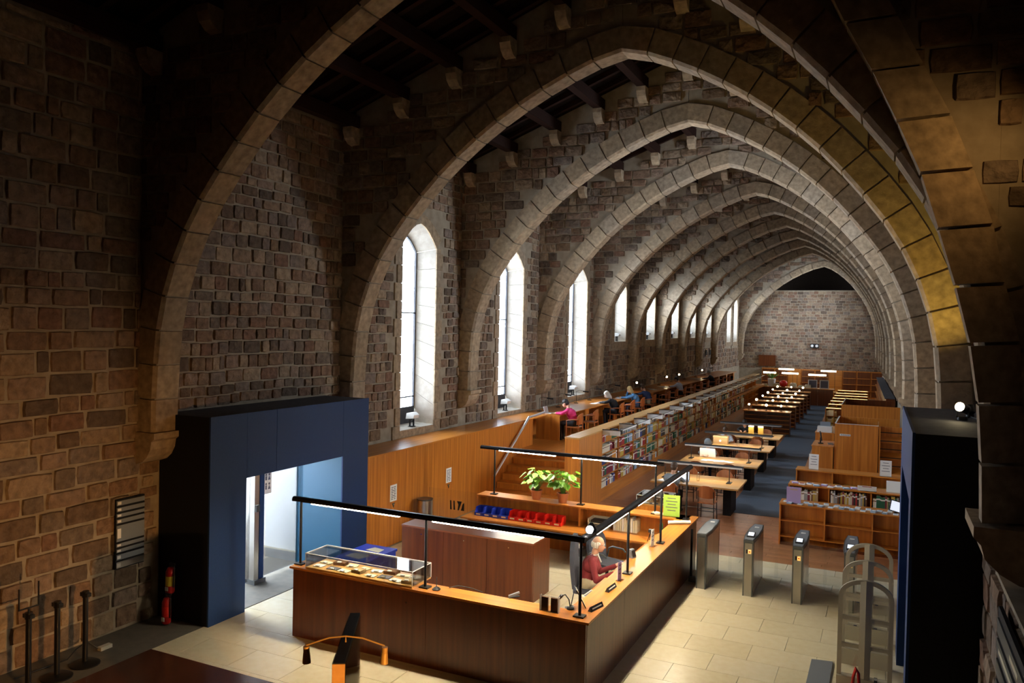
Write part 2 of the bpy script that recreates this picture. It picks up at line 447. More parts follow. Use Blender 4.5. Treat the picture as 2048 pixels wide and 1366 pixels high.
# ---- long walls
WINDOWS = [(15.66, 17.2, 2.18, 7.15), (20.83, 22.5, 2.12, 7.05), (26.45, 28.3, 2.2, 7.0), (31.7, 33.3, 4.15, 6.9), (36.5, 38.0, 4.2, 6.8), (41.3, 42.8, 4.25, 6.8), (45.7, 47.1, 4.25, 6.8), (50.2, 51.7, 4.25, 6.8), (57.2, 58.8, 3.9, 7.1), (59.9, 61.5, 3.9, 7.2)]
XG = -10.82
def win_top(y0, y1, z1, n=8):
    """pointed window head, from the left springing to the right"""
    c = (y0+y1)/2; h = (y1-y0)/2; out = []
    for k in range(n+1):
        t = -1+2*k/n; out.append((c+h*t, z1-.55*abs(t)**1.7))
    return out
def left_wall():
    edges = [NEAR_Y]+ARCH_Y+[FAR_Y]
    for i in range(len(edges)-1):
        ya, yb = edges[i], edges[i+1]; top = 9.3
        wins = [w for w in WINDOWS if ya <= w[0] < yb]
        door = (9.63, 12.12, 0, 2.17) if i == 1 else None
        b = MB(); X = XL
        def rect(y0, y1, z0, z1):
            b.quad((X, y0, z0), (X, y1, z0), (X, y1, z1), (X, y0, z1))
        cur = ya
        for w in wins:
            rect(cur, w[0], -.3, top); rect(w[0], w[1], -.3, w[2])
            T = win_top(w[0], w[1], w[3])
            for (p, q), (r, s_) in zip(T[:-1], T[1:]): b.quad((X, p, q), (X, r, s_), (X, r, top), (X, p, top))
            cur = w[1]
        if door:
            rect(ya, door[0], -.3, top); rect(door[0], door[1], door[3], top); cur = door[1]
        rect(cur, yb, -.3, top)
        wall = struct('wall_left', b, 'mortar', label='rough coursed stone wall of the hall')
        surr = [(w[0]-.28, w[1]+.28, w[2]-.3, w[3]+.25) for w in wins]
        zmin = {0: 0.0, 1: 0.0}.get(i, 2.02)
        def ok(a, c, z0, z1, surr=surr, i=i):
            if z1 > 8.75: return False
            for s0, s1, s2, s3 in surr:
                if c > s0 and a < s1 and z1 > s2 and z0 < s3: return False
            if i == 1 and z0 < 3.15 and c > 8.89 and a < 12.9: return False
            if i == 1 and z0 < 2 and a > 12.8: return False
            return True
        hh, ww = ((.24, .34), (.3, .72)) if i == 0 else ((.17, .27), (.2, .48))
        if i >= 6: hh, ww = (.26, .36), (.3, .6)
        y_from = 2.0 if i == 0 else (ya if i == 1 else ya+.42)
        place_stones(wall, (X, 0, 0), (0, 1, 0), (0, 0, 1), y_from, yb, zmin, 8.75, ok, hh, ww, limit=300 if i < 5 else 0, seed=20+i)
left_wall()

WIN_OBJ = []
def windows():
    for n, (y0, y1, z0, z1) in enumerate(WINDOWS):
        spl = .17; ga, gb = y0+spl, y1-spl; gz0 = z0+.42; gz1 = z1-.22
        win = link('window_%d' % (n+1), None); win['kind'] = 'structure'; win['label'] = 'tall narrow pointed window with deep pale stone reveals'
        T = win_top(y0, y1, z1); G = [(ga+(gb-ga)*k/8, gz1-.42*abs(-1+2*k/8)**1.7) for k in range(9)]
        # reveal blocks, course by course
        zc = z0; h = .46; gz = gz0
        ncs = max(2, int((T[0][1]-z0)/h)); dz = (T[0][1]-z0)/ncs; dg = (G[0][1]-gz0)/ncs
        for k in range(ncs):
            for yo, yi, s in ((y0, ga, -1), (y1, gb, 1)):
                a0, a1 = z0+dz*k+.004, z0+dz*(k+1)-.004; g0, g1 = gz0+dg*k+.004, gz0+dg*(k+1)-.004
                p = MB().hexa([(XL+.005, yo, a0), (XG-.02, yi, g0), (XG-.02, yi+.06*s, g0), (XL+.005, yo+.06*s, a0), (XL+.005, yo, a1), (XG-.02, yi, g1), (XG-.02, yi+.06*s, g1), (XL+.005, yo+.06*s, a1)])
                part('reveal_block', p, 'pale_ashlar', win)
        hd = MB()
        for yo, yi, s in ((y0, ga, -1), (y1, gb, 1)):
            hd.quad((XL, yo+.05*s, z0-.05), (XG-.05, yi+.05*s, z0-.05), (XG-.05, yi+.05*s, G[0][1]+.05), (XL, yo+.05*s, T[0][1]+.05))
        for k in range(8):
            hd.quad((XL, *T[k]), (XL, *T[k+1]), (XG-.02, *G[k+1]), (XG-.02, *G[k]))
        part('window_head', hd, 'pale_ashlar', win)
        sl = MB().hexa([(XL+.02, y0, z0-.12), (XL+.02, y1, z0-.12), (XG-.05, gb+.1, z0-.12), (XG-.05, ga-.1, z0-.12), (XL+.02, y0, z0), (XL+.02, y1, z0), (XG-.05, gb+.1, z0+.04), (XG-.05, ga-.1, z0+.04)])
        part('window_sill', sl, 'pale_ashlar', win)
        part('apron', MB().box(XG-.06, XG, ga-.03, gb+.03, z0, gz0), 'iron', win)
        # surround of dressed stone on the wall face
        zz = z0-.3; k = 0
        while zz < T[0][1]:
            hb = .42 if n < 4 else .6; t = min(zz+hb, T[0][1]+.02)
            for s, yo in ((-1, y0), (1, y1)):
                wd = .2 if (k % 2) else .3
                p = MB().box(XL-.02, XL+.035, min(yo, yo+s*wd), max(yo, yo+s*wd), zz+.006, t-.006)
                part('jamb_block', p, 'ashlar', win)
            zz = t; k += 1
        p = MB()
        part('sill_block', MB().box(XL-.02, XL+.033, y0, y1, z0-.3, z0-.01), 'ashlar', win)
        for k in range(0, 8, 2):
            q = [T[k], T[k+1], T[k+2]]; o_ = [((t[0]-(y0+y1)/2)*1.28+(y0+y1)/2, t[1]+.25) for t in q]
            part('head_block', MB().prism(q+o_[::-1], XL-.02, XL+.035, lambda u, v, w: (w, u, v)), 'ashlar', win)
        fr = MB(); t = .035
        fr.box(XG-.03, XG+.02, ga, ga+t, gz0, G[0][1]); fr.box(XG-.03, XG+.02, gb-t, gb, gz0, G[0][1])
        for k in range(8):
            fr.hexa([(XG-.03, G[k][0], G[k][1]-t), (XG+.02, G[k][0], G[k][1]-t), (XG+.02, G[k+1][0], G[k+1][1]-t), (XG-.03, G[k+1][0], G[k+1][1]-t), (XG-.03, *G[k]), (XG+.02, *G[k]), (XG+.02, *G[k+1]), (XG-.03, *G[k+1])])
        bars = [gz0+t/2, gz0+.28, gz0+(gz1-gz0)*.55] if n < 3 else [gz0+t/2, gz0+(gz1-gz0)*.5]
        part('window_frame', fr, 'iron', win)
        for zb in bars:
            part('glazing_bar', MB().box(XG-.02, XG+.015, ga+t, gb-t, zb-.014, zb+.014), 'iron', win)
        pts = [(ga, gz0), (gb, gz0)]+[(a, c) for a, c in reversed(G)]
        part('pane', MB().prism(pts, XG-.012, XG-.006, lambda u, v, w: (w, u, v)), 'window_glass', win)
        portal(XG-.1, ga, gb, gz0, gz1)
windows()

RWIN = {3: (19.9, 22.3), 10: (57.0, 60.5)}
def right_wall():
    edges = [NEAR_Y]+ARCH_Y+[FAR_Y]; Z0, Z1 = 4.9, 7.3
    for i in range(len(edges)-1):
        ya, yb = edges[i], edges[i+1]
        b = MB()
        def rect(c, d, z0, z1): b.quad((XR(d), d, z0), (XR(c), c, z0), (XR(c), c, z1), (XR(d), d, z1))
        w = RWIN.get(i)
        if w:
            rect(ya, w[0], -.3, 9.3); rect(w[0], w[1], -.3, Z0); rect(w[0], w[1], Z1, 9.3); rect(w[1], yb, -.3, 9.3)
        else: rect(ya, yb, -.3, 9.3)
        wall = struct('wall_right', b, 'mortar', label='rough stone wall on the side away from the reading desks')
        d = Vector((XR(ya)-XR(yb), ya-yb, 0)).normalized(); L = (Vector((XR(ya), ya))-Vector((XR(yb), yb))).length
        def ok(a, c, z0, z1, w=w, yb=yb):
            return not (w and yb-a > w[0]-.1 and yb-c < w[1]+.1 and z1 > Z0-.1 and z0 < Z1+.1)
        if i in (0, 1, 2): place_stones(wall, (XR(yb), yb, 0), d, (0, 0, 1), 0, min(L, 6), 0, 8.6, ok, (.3, .42), (.4, .9), limit=120, seed=60+i)
        else: place_stones(wall, (XR(yb), yb, 0), d, (0, 0, 1), 0, L, 1.8, 7, ok, (.3, .4), (.4, .8), limit=0, seed=60+i)
        if w:
            win = link('window_%d' % (len(WINDOWS)+1+list(RWIN).index(i)), None); win['kind'] = 'structure'; win['label'] = 'high window in the wall opposite the reading desks'
            x0 = XR(w[0]); x1 = x0+.5
            for nm, q4 in (('reveal', (w[0]-.06, w[0], Z0, Z1)), ('reveal', (w[1], w[1]+.06, Z0, Z1)), ('window_sill', (w[0], w[1], Z0-.06, Z0)), ('window_head', (w[0], w[1], Z1, Z1+.06))):
                part(nm, MB().box(x0-.06, x1, *q4), 'pale_ashlar', win)
            part('window_frame', MB().box(x1-.06, x1, w[0], w[0]+.04, Z0, Z1).box(x1-.06, x1, w[1]-.04, w[1], Z0, Z1).box(x1-.06, x1, w[0], w[1], Z0, Z0+.04).box(x1-.06, x1, w[0], w[1], Z1-.04, Z1), 'iron', win)
            part('glazing_bar', MB().box(x1-.05, x1-.02, w[0], w[1], 6.1, 6.14), 'iron', win)
            part('pane', MB().box(x1-.04, x1-.034, w[0], w[1], Z0, Z1), 'window_glass', win)
            portal(x1+.1, w[0], w[1], Z0, Z1, 1)
right_wall()

def end_walls():
    w = struct('wall_far', MB().quad((XL, FAR_Y, -.3), (1, FAR_Y, -.3), (1, FAR_Y, 7.85), (XL, FAR_Y, 7.85)).quad((XL, FAR_Y, 7.85), (1, FAR_Y, 7.85), (1, FAR_Y+2, 7.85), (XL, FAR_Y+2, 7.85)), 'mortar', label='stone end wall closing the hall')
    place_stones(w, (0, FAR_Y, 0), (1, 0, 0), (0, 0, 1), XL, .5, 1.9, 7.8, lambda a, b, c, d: True, (.17, .24), (.25, .55), limit=0, depth=(.015, .03), seed=90)
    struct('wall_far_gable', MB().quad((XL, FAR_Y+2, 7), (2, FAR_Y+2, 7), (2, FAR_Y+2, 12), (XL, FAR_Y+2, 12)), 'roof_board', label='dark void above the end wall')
    struct('wall_near', MB().quad((XL, NEAR_Y, 0), (2.5, NEAR_Y, 0), (2.5, NEAR_Y, 12), (XL, NEAR_Y, 12)), 'mortar', label='wall behind the viewer')
end_walls()

# ---- roof
def roof():
    b = MB(); y0, y1 = NEAR_Y, FAR_Y+2
    for (xa, xb) in ((XL-.3, XC), (XC, XR(8.5)+.6)):
        za = roof_z(xa, 8.5)+.22; zb = roof_z(xb, 8.5)+.22
        b.hexa([(xa, y0, za), (xb, y0, zb), (xb, y1, zb), (xa, y1, za), (xa, y0, za+.1), (xb, y0, zb+.1), (xb, y1, zb+.1), (xa, y1, za+.1)])
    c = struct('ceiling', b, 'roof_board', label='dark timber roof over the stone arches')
    px = [-10.03, -8.83, -7.64, -6.5, -5.42, -4.35, -3.28, -2.2, -1.12, -.05, .9]
    ed = [NEAR_Y]+ARCH_Y+[FAR_Y]
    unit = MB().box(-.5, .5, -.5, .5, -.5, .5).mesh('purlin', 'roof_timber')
    for i in range(len(ed)-1):
        for x in px:
            z = roof_z(x, 8.5)-.02
            link('purlin', unit, c, (x, (ed[i]+ed[i+1])/2, z), scale=(.2, ed[i+1]-ed[i], .26))
    y = 5.0
    while y < 34:
        for xa, xb in ((XL, XC), (XC, XR(8.5)+.2)):
            za, zb = roof_z(xa, 8.5)+.16, roof_z(xb, 8.5)+.16
            o = link('rafter', unit, c, ((xa+xb)/2, y, (za+zb)/2), (0, -math.atan2(zb-za, xb-xa), 0), (math.hypot(xb-xa, zb-za), .11, .12))
        y += .62
    return px
PURLIN_X = roof()

# ---- diaphragm arches
def beam_corbel(parent, x, z, y):
    p = [(0, 0), (.30, 0), (.30, -.10), (.25, -.22), (.14, -.31), (0, -.34)]
    part('beam_corbel', MB().prism(p, x-.11, x+.11, lambda u, v, w: (w, y-u, z+v)), 'ashlar', parent)
def arches():
    for k, y in enumerate(ARCH_Y):
        th = .46; NV = 18 if k < 6 else 12
        b = MB(); y0, y1 = y, y+th-.02
        xr = XR(y)
        for side in (-1, 1):
            P = offs(arch_side(side, y, NV*2), .03, side)
            for p, q in zip(P[:-1], P[1:]):
                zp, zq = roof_z(p.x, y)+.25, roof_z(q.x, y)+.25
                b.hexa([(p.x, y0, p.y), (q.x, y0, q.y), (q.x, y1, q.y), (p.x, y1, p.y), (p.x, y0, zp), (q.x, y0, zq), (q.x, y1, zq), (p.x, y1, zp)])
            f = P[0]; xw = XL-.05 if side < 0 else xr+.25
            a, c = min(f.x, xw), max(f.x, xw)
            b.box(a, c, y0, y1, 2.95, 9.0)
        wall = struct('wall_arch', b, 'mortar' if k > 0 else 'mortar', label='stone wall above a pointed arch across the hall')
        rings = []
        for side in (-1, 1):
            P = arch_side(side, y, NV); Q = offs(P, .45, side); rings.append((P, Q))
            for i in range(NV):
                g = .014
                a, c = P[i].lerp(P[i+1], g/ .5), P[i+1].lerp(P[i], g/.5); d, e = Q[i].lerp(Q[i+1], g/.5), Q[i+1].lerp(Q[i], g/.5)
                if i == NV-1: c = P[i+1].copy(); e = Q[i+1].copy(); e.x = XC
                yf = y-.045
                ch = .05
                # chamfered inner arris towards the viewer and away
                m1 = a.lerp(d, ch/.45); m2 = c.lerp(e, ch/.45)
                v = MB()
                v.v = [(a.x, yf+ch, a.y), (c.x, yf+ch, c.y), (m2.x, yf, m2.y), (m1.x, yf, m1.y), (e.x, yf, e.y), (d.x, yf, d.y),
                       (a.x, y+th-ch, a.y), (c.x, y+th-ch, c.y), (m2.x, y+th, m2.y), (m1.x, y+th, m1.y), (e.x, y+th, e.y), (d.x, y+th, d.y)]
                v.f = [(0, 1, 2, 3), (3, 2, 4, 5), (6, 9, 8, 7), (9, 11, 10, 8), (0, 6, 7, 1), (5, 4, 10, 11), (0, 3, 5, 11, 9, 6), (1, 7, 8, 10, 4, 2)]; v.m = [0]*8
                part('voussoir', v, 'ashlar', wall)
            # foot corbel
            fx = P[0].x; s = side; wx = XL if side < 0 else xr+.1
            prof = [(wx, 2.97), (fx-s*.08, 2.97), (fx-s*.08, 2.88), (fx-s*.02, 2.84), (fx+s*.0, 2.72), (fx+s*.07, 2.60), (fx+s*.17, 2.52), (wx, 2.46)]
            part('impost_corbel', MB().prism(prof, y-.09, y+th+.04, lambda u, v, w: (u, w, v)), 'ashlar', wall)
        # stones of the spandrel on the face towards the entrance
        (PL, QL), (PR, QR) = rings
        def ring_z(x):
            Q = QL if x < XC else QR
            pts = sorted(((q.x, q.y) for q in Q))
            if x <= pts[0][0] or x >= pts[-1][0]: return -1 if (x <= pts[0][0] and x < XC) or (x >= pts[-1][0] and x > XC) else 10.2
            for (xa, za), (xb, zb) in zip(pts[:-1], pts[1:]):
                if xa <= x <= xb: return za+(zb-za)*(x-xa)/max(xb-xa, 1e-6)
            return -1
        def ok(a, c, z0, z1):
            if z1 > min(roof_z(a, y), roof_z(c, y))-.02: return False
            for x in (a, (a+c)/2, c):
                if z0 < ring_z(x)-.12: return False
            return True
        if k < 6:
            place_stones(wall, (0, y, 0), (1, 0, 0), (0, 0, 1), XL, xr, 3.0, 10.9, ok, (.21, .30), (.28, .6), limit=300 if k < 4 else 0, seed=120+k)
        else:
            place_stones(wall, (0, y, 0), (1, 0, 0), (0, 0, 1), XL, xr, 3.0, 10.9, ok, (.26, .34), (.35, .7), limit=0, seed=120+k)
        for x in PURLIN_X:
            if k < 7: beam_corbel(wall, x, roof_z(x, 8.5)-.15, y)
        if k == 0:
            Bc = [(-.88, 8.67), (-.56, 7.89), (-.14, 7.07), (.22, 6.25), (.37, 5.76), (.49, 5.35), (.57, 5.07), (.71, 4.48), (.77, 3.97), (.79, 3.68), (.81, 3.0)]
            Cc = [(-.49, 8.73), (-.09, 7.93), (.23, 7.26), (.45, 6.82), (.64, 6.33), (.83, 5.78), (.98, 5.04), (1.1, 4.57), (1.12, 3.96), (1.13, 3.67), (1.16, 3.0)]
            def resample(P, n):
                P = [Vector(p) for p in P]; L = [0]
                for a, c in zip(P[:-1], P[1:]): L.append(L[-1]+(c-a).length)
                out = []
                for j in range(n+1):
                    d = L[-1]*j/n; i = 0
                    while i < len(L)-2 and L[i+1] < d: i += 1
                    out.append(P[i].lerp(P[i+1], (d-L[i])/(L[i+1]-L[i])))
                return out
            B2, C2 = resample(Bc, 11), resample(Cc, 11)
            for i in range(11):
                a, c = B2[i].lerp(B2[i+1], .03), B2[i].lerp(B2[i+1], .97); d, e = C2[i].lerp(C2[i+1], .03), C2[i].lerp(C2[i+1], .97)
                v = MB().hexa([(a.x, 8.22, a.y), (c.x, 8.22, c.y), (c.x, 8.47, c.y), (a.x, 8.47, a.y), (d.x, 8.40, d.y), (e.x, 8.40, e.y), (e.x, 8.5, e.y), (d.x, 8.5, d.y)])
                part('splayed_voussoir', v, 'ashlar', wall)
            prof = [(1.4, 3.0), (.74, 3.0), (.74, 2.9), (.80, 2.84), (.83, 2.72), (.95, 2.6), (1.1, 2.52), (1.4, 2.48)]
            part('impost_corbel', MB().prism(prof, 8.12, 8.98, lambda u, v, w: (u, w, v)), 'ashlar', wall)
arches()

def plinth():
    b = MB().box(.985, 1.7, 3.0, 9.42, -.3, 2.5)
    w = struct('wall_right_base', b, 'mortar', label='thick stone base of the wall under the nearest pier')
    place_stones(w, (.985, 9.42, 0), (0, -1, 0), (0, 0, 1), 0, 4.5, 0, 2.48, lambda a, c, e, f: True, (.26, .36), (.35, .8), limit=150, seed=77)
    place_stones(w, (0, 9.42, 0), (-1, 0, 0), (0, 0, 1), -1.4, -.985, 0, 2.48, lambda a, c, e, f: True, (.26, .36), (.2, .45), limit=30, seed=78)
plinth()
# ------------------------------------------------------------------ entrance area
def portal_box():
    """blue entrance box against the window wall, with a doorway"""
    t = thing('entrance_portal', 'large dark blue entrance box with a bright doorway against the stone wall', 'portal', (-9.25, 8.87, 0))
    Y1 = 12.92-8.87; D0, D1, DH, H = 9.63-8.87, 12.12-8.87, 2.17, 3.22; dx = -1.08
    part('side_panel', MB().box(dx, -.03, 0, .03, 0, H-.01), 'black_panel', t, label='black side panel')
    part('front_panel', MB().box(-.03, 0, 0, D0, 0, H), 'blue_panel', t)
    part('front_panel', MB().box(-.03, 0, D1, Y1, 0, H), 'blue_panel', t)
    for a, b in ((D0+.004, (D0+D1)*.36), ((D0+D1)*.36+.008, D1-.004)):
        part('lintel_panel', MB().box(-.03, 0, a, b, DH, H), 'blue_panel', t)
    part('back_panel', MB().box(dx, -.03, Y1-.03, Y1, 0, H-.01), 'blue_panel', t)
    part('top_panel', MB().box(dx, -.03, .03, Y1-.03, H-.05, H-.01), 'grey_top', t)
    part('soffit', MB().box(dx, -.03, D0, D1, DH, DH+.03), 'white_plastic', t)
    part('reveal_panel', MB().box(dx+.02, -.03, D1-.0, D1+.03, 0, DH), 'blue_reveal_lit', t, label='brightly lit blue reveal panel')
    part('reveal_panel', MB().box(dx+.02, -.03, D0-.03, D0, 0, DH), 'blue_reveal_lit', t)
portal_box()
def passage():
    b = MB()
    b.quad((-10.35, 12.75, -.3), (-14, 12.75, -.3), (-14, 12.75, 3.2), (-10.35, 12.75, 3.2)).quad((-10.35, 9.3, -.3), (-14, 9.3, -.3), (-14, 9.3, 3.2), (-10.35, 9.3, 3.2))
    b.quad((-10.35, 9.3, 3.2), (-14, 9.3, 3.2), (-14, 12.75, 3.2), (-10.35, 12.75, 3.2))
    b.quad((-14, 9.3, -.3), (-14, 12.75, -.3), (-14, 12.75, .7), (-14, 9.3, .7))
    w = struct('wall_passage', b, 'white_plastic', label='white walls of the bright passage behind the doorway')
    portal(-13.9, 9.4, 12.7, .7, 3.1)
    t = thing('glass_door', 'open glass entrance door with steel post in the doorway', 'door', (-10.17, 10.75, 0))
    part('post', MB().box(-.1, .1, -.06, .06, 0, 2.17), 'steel', t)
    part('post_cover', MB().box(-.02, .11, .06, .17, 0, 2.17), 'blue_panel', t)
    part('pane', MB().box(-.02, -.008, .17, 1.5, .05, 2.1), 'window_glass', t)
    part('edge_post', MB().box(-.11, -.07, -.75, -.7, 0, 2.17), 'steel', t)
    part('pane', MB().box(-.02, -.008, -.7, -.06, .05, 2.1), 'window_glass', t)
    part('lock_box', MB().box(.1, .13, -.05, .04, 1.3, 1.42), 'steel_dark', t)
    part('foot', MB().box(-.13, .14, -.08, .2, 0, .08), 'steel_dark', t)
    r = thing('glass_balustrade', 'glass balustrade with thin steel handrail in the bright passage', 'balustrade', (-11.6, 10.4, 0))
    part('pane', MB().box(-.01, .01, 0, 1.75, .1, .95), 'acrylic', r)
    part('handrail', MB().tube([(0, 0, 1.05), (0, 1.8, 1.05), (0, 1.85, 1.0), (0, 1.85, .1)], .018), 'chrome', r)
    part('post', MB().box(-.02, .02, 0, .04, 0, 1.0), 'chrome', r)
    n = thing('door_notice', 'white notice with three dark pictograms on the glass door', 'sign', (-10.158, 11.0, 1.55))
    part('sheet', MB().box(0, .004, 0, .2, 0, .55), 'paper', n)
    for i in range(3):
        z = .08+i*.17
        part('pictogram', MB().ball((.006, .06, z+.1), (.003, .022, .022), 8, 5).box(.004, .007, .042, .078, z, z+.075), 'paper_ink', n)
        part('pictogram', MB().ball((.006, .14, z+.1), (.003, .022, .022), 8, 5).prism([(.11, z), (.17, z), (.14, z+.08)], .004, .007, lambda u, v, w: (w, u, v)), 'paper_ink', n)
passage()
def tower():
    """matching blue box on the far side"""
    t = thing('portal_tower', 'tall blue and black entrance box beside the stone pier', 'portal', (.27, 9.5, 0), .012)
    H = 3.65; Y1 = 3.45; D0, D1, DH = .42, 2.95, 2.85
    part('side_panel', MB().box(.03, .96, 0, .03, 0, H-.01), 'black_panel', t, label='black side panel')
    part('front_panel', MB().box(0, .03, 0, D0, 0, H), 'blue_panel', t)
    part('front_panel', MB().box(0, .03, D1, Y1, 0, H), 'blue_panel', t)
    part('lintel_panel', MB().box(0, .03, D0+.004, D1-.004, DH, H), 'blue_panel', t)
    part('top_panel', MB().box(.03, .90, .03, Y1, H-.05, H-.01), 'grey_top', t)
    part('reveal_panel', MB().box(.03, .7, D1, D1+.03, 0, DH), 'blue_panel', t)
    part('reveal_panel', MB().box(.03, .7, D0-.03, D0, 0, DH), 'blue_panel', t)
    part('inner_door', MB().box(.66, .7, D0, D1, 0, DH), 'blue_panel', t)
    part('soffit', MB().box(.03, .7, D0, D1, DH, DH+.03), 'blue_panel', t)
    part('back_panel', MB().box(.03, .88, Y1-.03, Y1, 0, H-.01), 'blue_panel', t)
    s = thing('spotlight', 'small black spotlight with a glowing lens on top of the blue tower', 'lamp', (.87, 11.3, 3.65))
    part('base', MB().cyl((0, 0, 0), (0, 0, .04), .06), 'black_metal', s, 40)
    part('bracket', MB().box(-.07, -.058, -.02, .02, .03, .16).box(.058, .07, -.02, .02, .03, .16).box(-.07, .07, -.02, .02, .03, .045), 'black_metal', s)
    d = Vector((-.55, -.75, .25)).normalized(); c = Vector((0, 0, .15))
    part('housing', MB().cyl(c-d*.09, c+d*.06, .055, .06, 16), 'black_metal', s, 40)
    part('lens', MB().cyl(c+d*.06, c+d*.075, .056, .056, 16), 'bulb_warm', s, 40)
    part('cable', MB().tube([(0, .05, .1), (.1, .1, .04), (.2, -.05, .01), (.12, -.4, .01)], .007), 'black_plastic', s)
    u = thing('spotlight', 'second black spotlight on the tower turned up at the stone arch', 'lamp', (.99, 11.75, 3.65))
    part('base', MB().cyl((0, 0, 0), (0, 0, .04), .05), 'black_metal', u, 40)
    d = Vector((-.25, .6, 1.0)).normalized(); c = Vector((0, 0, .1))
    part('housing', MB().cyl(c-d*.05, c+d*.05, .045, .05, 14), 'black_metal', u, 40)
    spot((.96, 11.82, 3.84), (.35, 13.35, 6.2), 170, (1.0, .68, .12), 72, .7)
tower()

CT = 1.05      # counter height
def counter():
    f = thing('reception_counter', 'dark reddish wood front of the long reception counter facing the entrance', 'counter', (-7.93, 9.24, 0))
    n = 4; L = 4.64
    for i in range(n):
        part('front_panel', MB().box(L*i/n+.002, L*(i+1)/n-.002, 0, .04, .0, CT-.03), 'walnut', f)
    part('end_panel', MB().box(0, .04, .04, .3, 0, CT-.03), 'walnut', f)
    part('back_panel', MB().box(.04, L-.04, .26, .3, .0, CT-.03), 'cherry', f)
    part('keyhole', MB().cyl((2.0, -.004, .84), (2.0, .002, .84), .014), 'chrome', f)
    s = thing('reception_side_counter', 'wooden side wing of the reception counter running toward the tables', 'counter', (-3.29, 9.29, 0))
    for i in range(4):
        part('side_panel', MB().box(-.04, 0, 1.55*i+.002, 1.55*(i+1)-.002, 0, CT-.03), 'walnut', s)
    part('inner_panel', MB().box(-.34, -.3, .3, 6.1, 0, CT-.03), 'cherry', s)
    part('end_panel', MB().box(-.34, 0, 6.2, 6.24, 0, CT-.03), 'walnut', s)
    w = thing('counter_worktop', 'L-shaped orange wood worktop of the reception counter', 'worktop', (-7.97, 9.2, CT-.03))
    part('front_board', MB().hexa([(0, 0, 0), (4.73, 0, 0), (4.36, .34, 0), (0, .34, 0), (0, 0, .03), (4.73, 0, .03), (4.36, .34, .03), (0, .34, .03)]), 'cherry_x', w)
    part('side_board', MB().hexa([(4.73, 0, 0), (4.73, 6.32, 0), (4.36, 6.32, 0), (4.36, .34, 0), (4.73, 0, .03), (4.73, 6.32, .03), (4.36, 6.32, .03), (4.36, .34, .03)]), 'cherry_y', w)
    d = thing('staff_desk', 'lower wooden staff desk along the inside of the reception counter', 'desk', (-3.94, 9.9, 0))
    part('desk_top', MB().box(0, .29, 0, 5.0, .72, .75), 'cherry_y', d)
    for y in (.05, 2.5, 4.9): part('support', MB().box(.03, .28, y, y+.04, 0, .72), 'cherry', d)
counter()
def lamp_bar(name, label, p0, p1, z, poles, tubes, zb=CT, w=.09):
    """black lamp bar on poles with white tube lights under it; p0..p1 along one axis"""
    p0 = Vector(p0); p1 = Vector(p1); d = (p1-p0).normalized(); n = Vector((-d.y, d.x))
    t = thing(name, label, 'lamp', (p0.x, p0.y, zb), group='lamp bars on the reception counter')
    L = (p1-p0).length; R = math.atan2(d.y, d.x)
    t.rotation_euler = (0, 0, R)
    h = z-zb
    part('bar', MB().prism([(-w/2, h), (-w/2, h+.04), (-w*.25, h+.065), (w*.25, h+.065), (w/2, h+.04), (w/2, h)], 0, L, lambda u, v, q: (q, u, v)), 'black_metal', t)
    for s in poles:
        pl = part('pole', MB().cyl((s, 0, .02), (s, 0, h), .02, n=10), 'black_metal', t, 40)
        part('foot_plate', MB().box(s-.07, s+.07, -.06, .06, 0, .02), 'black_metal', pl)
    for a, b in tubes:
        part('tube_light', MB().box(a, b, -.028, .028, h-.018, h-.001), 'tube_white', t)
lamp_bar('lamp_bar', 'black lamp bar with white tubes over the front of the counter', (-8.04, 9.36), (-3.36, 9.36), 2.0, [.14, 2.34, 4.62], [(.35, 1.9), (2.45, 4.1)])
lamp_bar('lamp_bar', 'black lamp bar rising along the side wing of the counter', (-3.41, 9.36), (-3.41, 15.45), 2.0, [2.0, 3.9, 5.8], [(.5, 1.9), (2.4, 3.8), (4.2, 5.6)])
lamp_bar('lamp_bar', 'black lamp bar with white tubes behind the potted plants', (-7.96, 15.3), (-3.9, 15.3), 2.02, [.34, 2.34, 3.9], [(.45, 1.75), (2.15, 3.9)])
def ball_lamp():
    t = thing('clip_lamp', 'small round glowing clip lamp at the corner of the lamp bars', 'lamp', (-3.36, 9.55, 2.1))
    part('arm', MB().tube([(-.05, -.1, -.05), (0, -.05, .0), (.0, 0, .03)], .012), 'black_metal', t, 40)
    part('shade', MB().lathe([(.02, .11), (.075, .03), (.075, 0), (.06, 0)], (0, 0, 0), 16), 'black_metal', t, 40)
    part('bulb', MB().ball((0, -.05, .03), .05), 'bulb_white', t, 60)
ball_lamp()

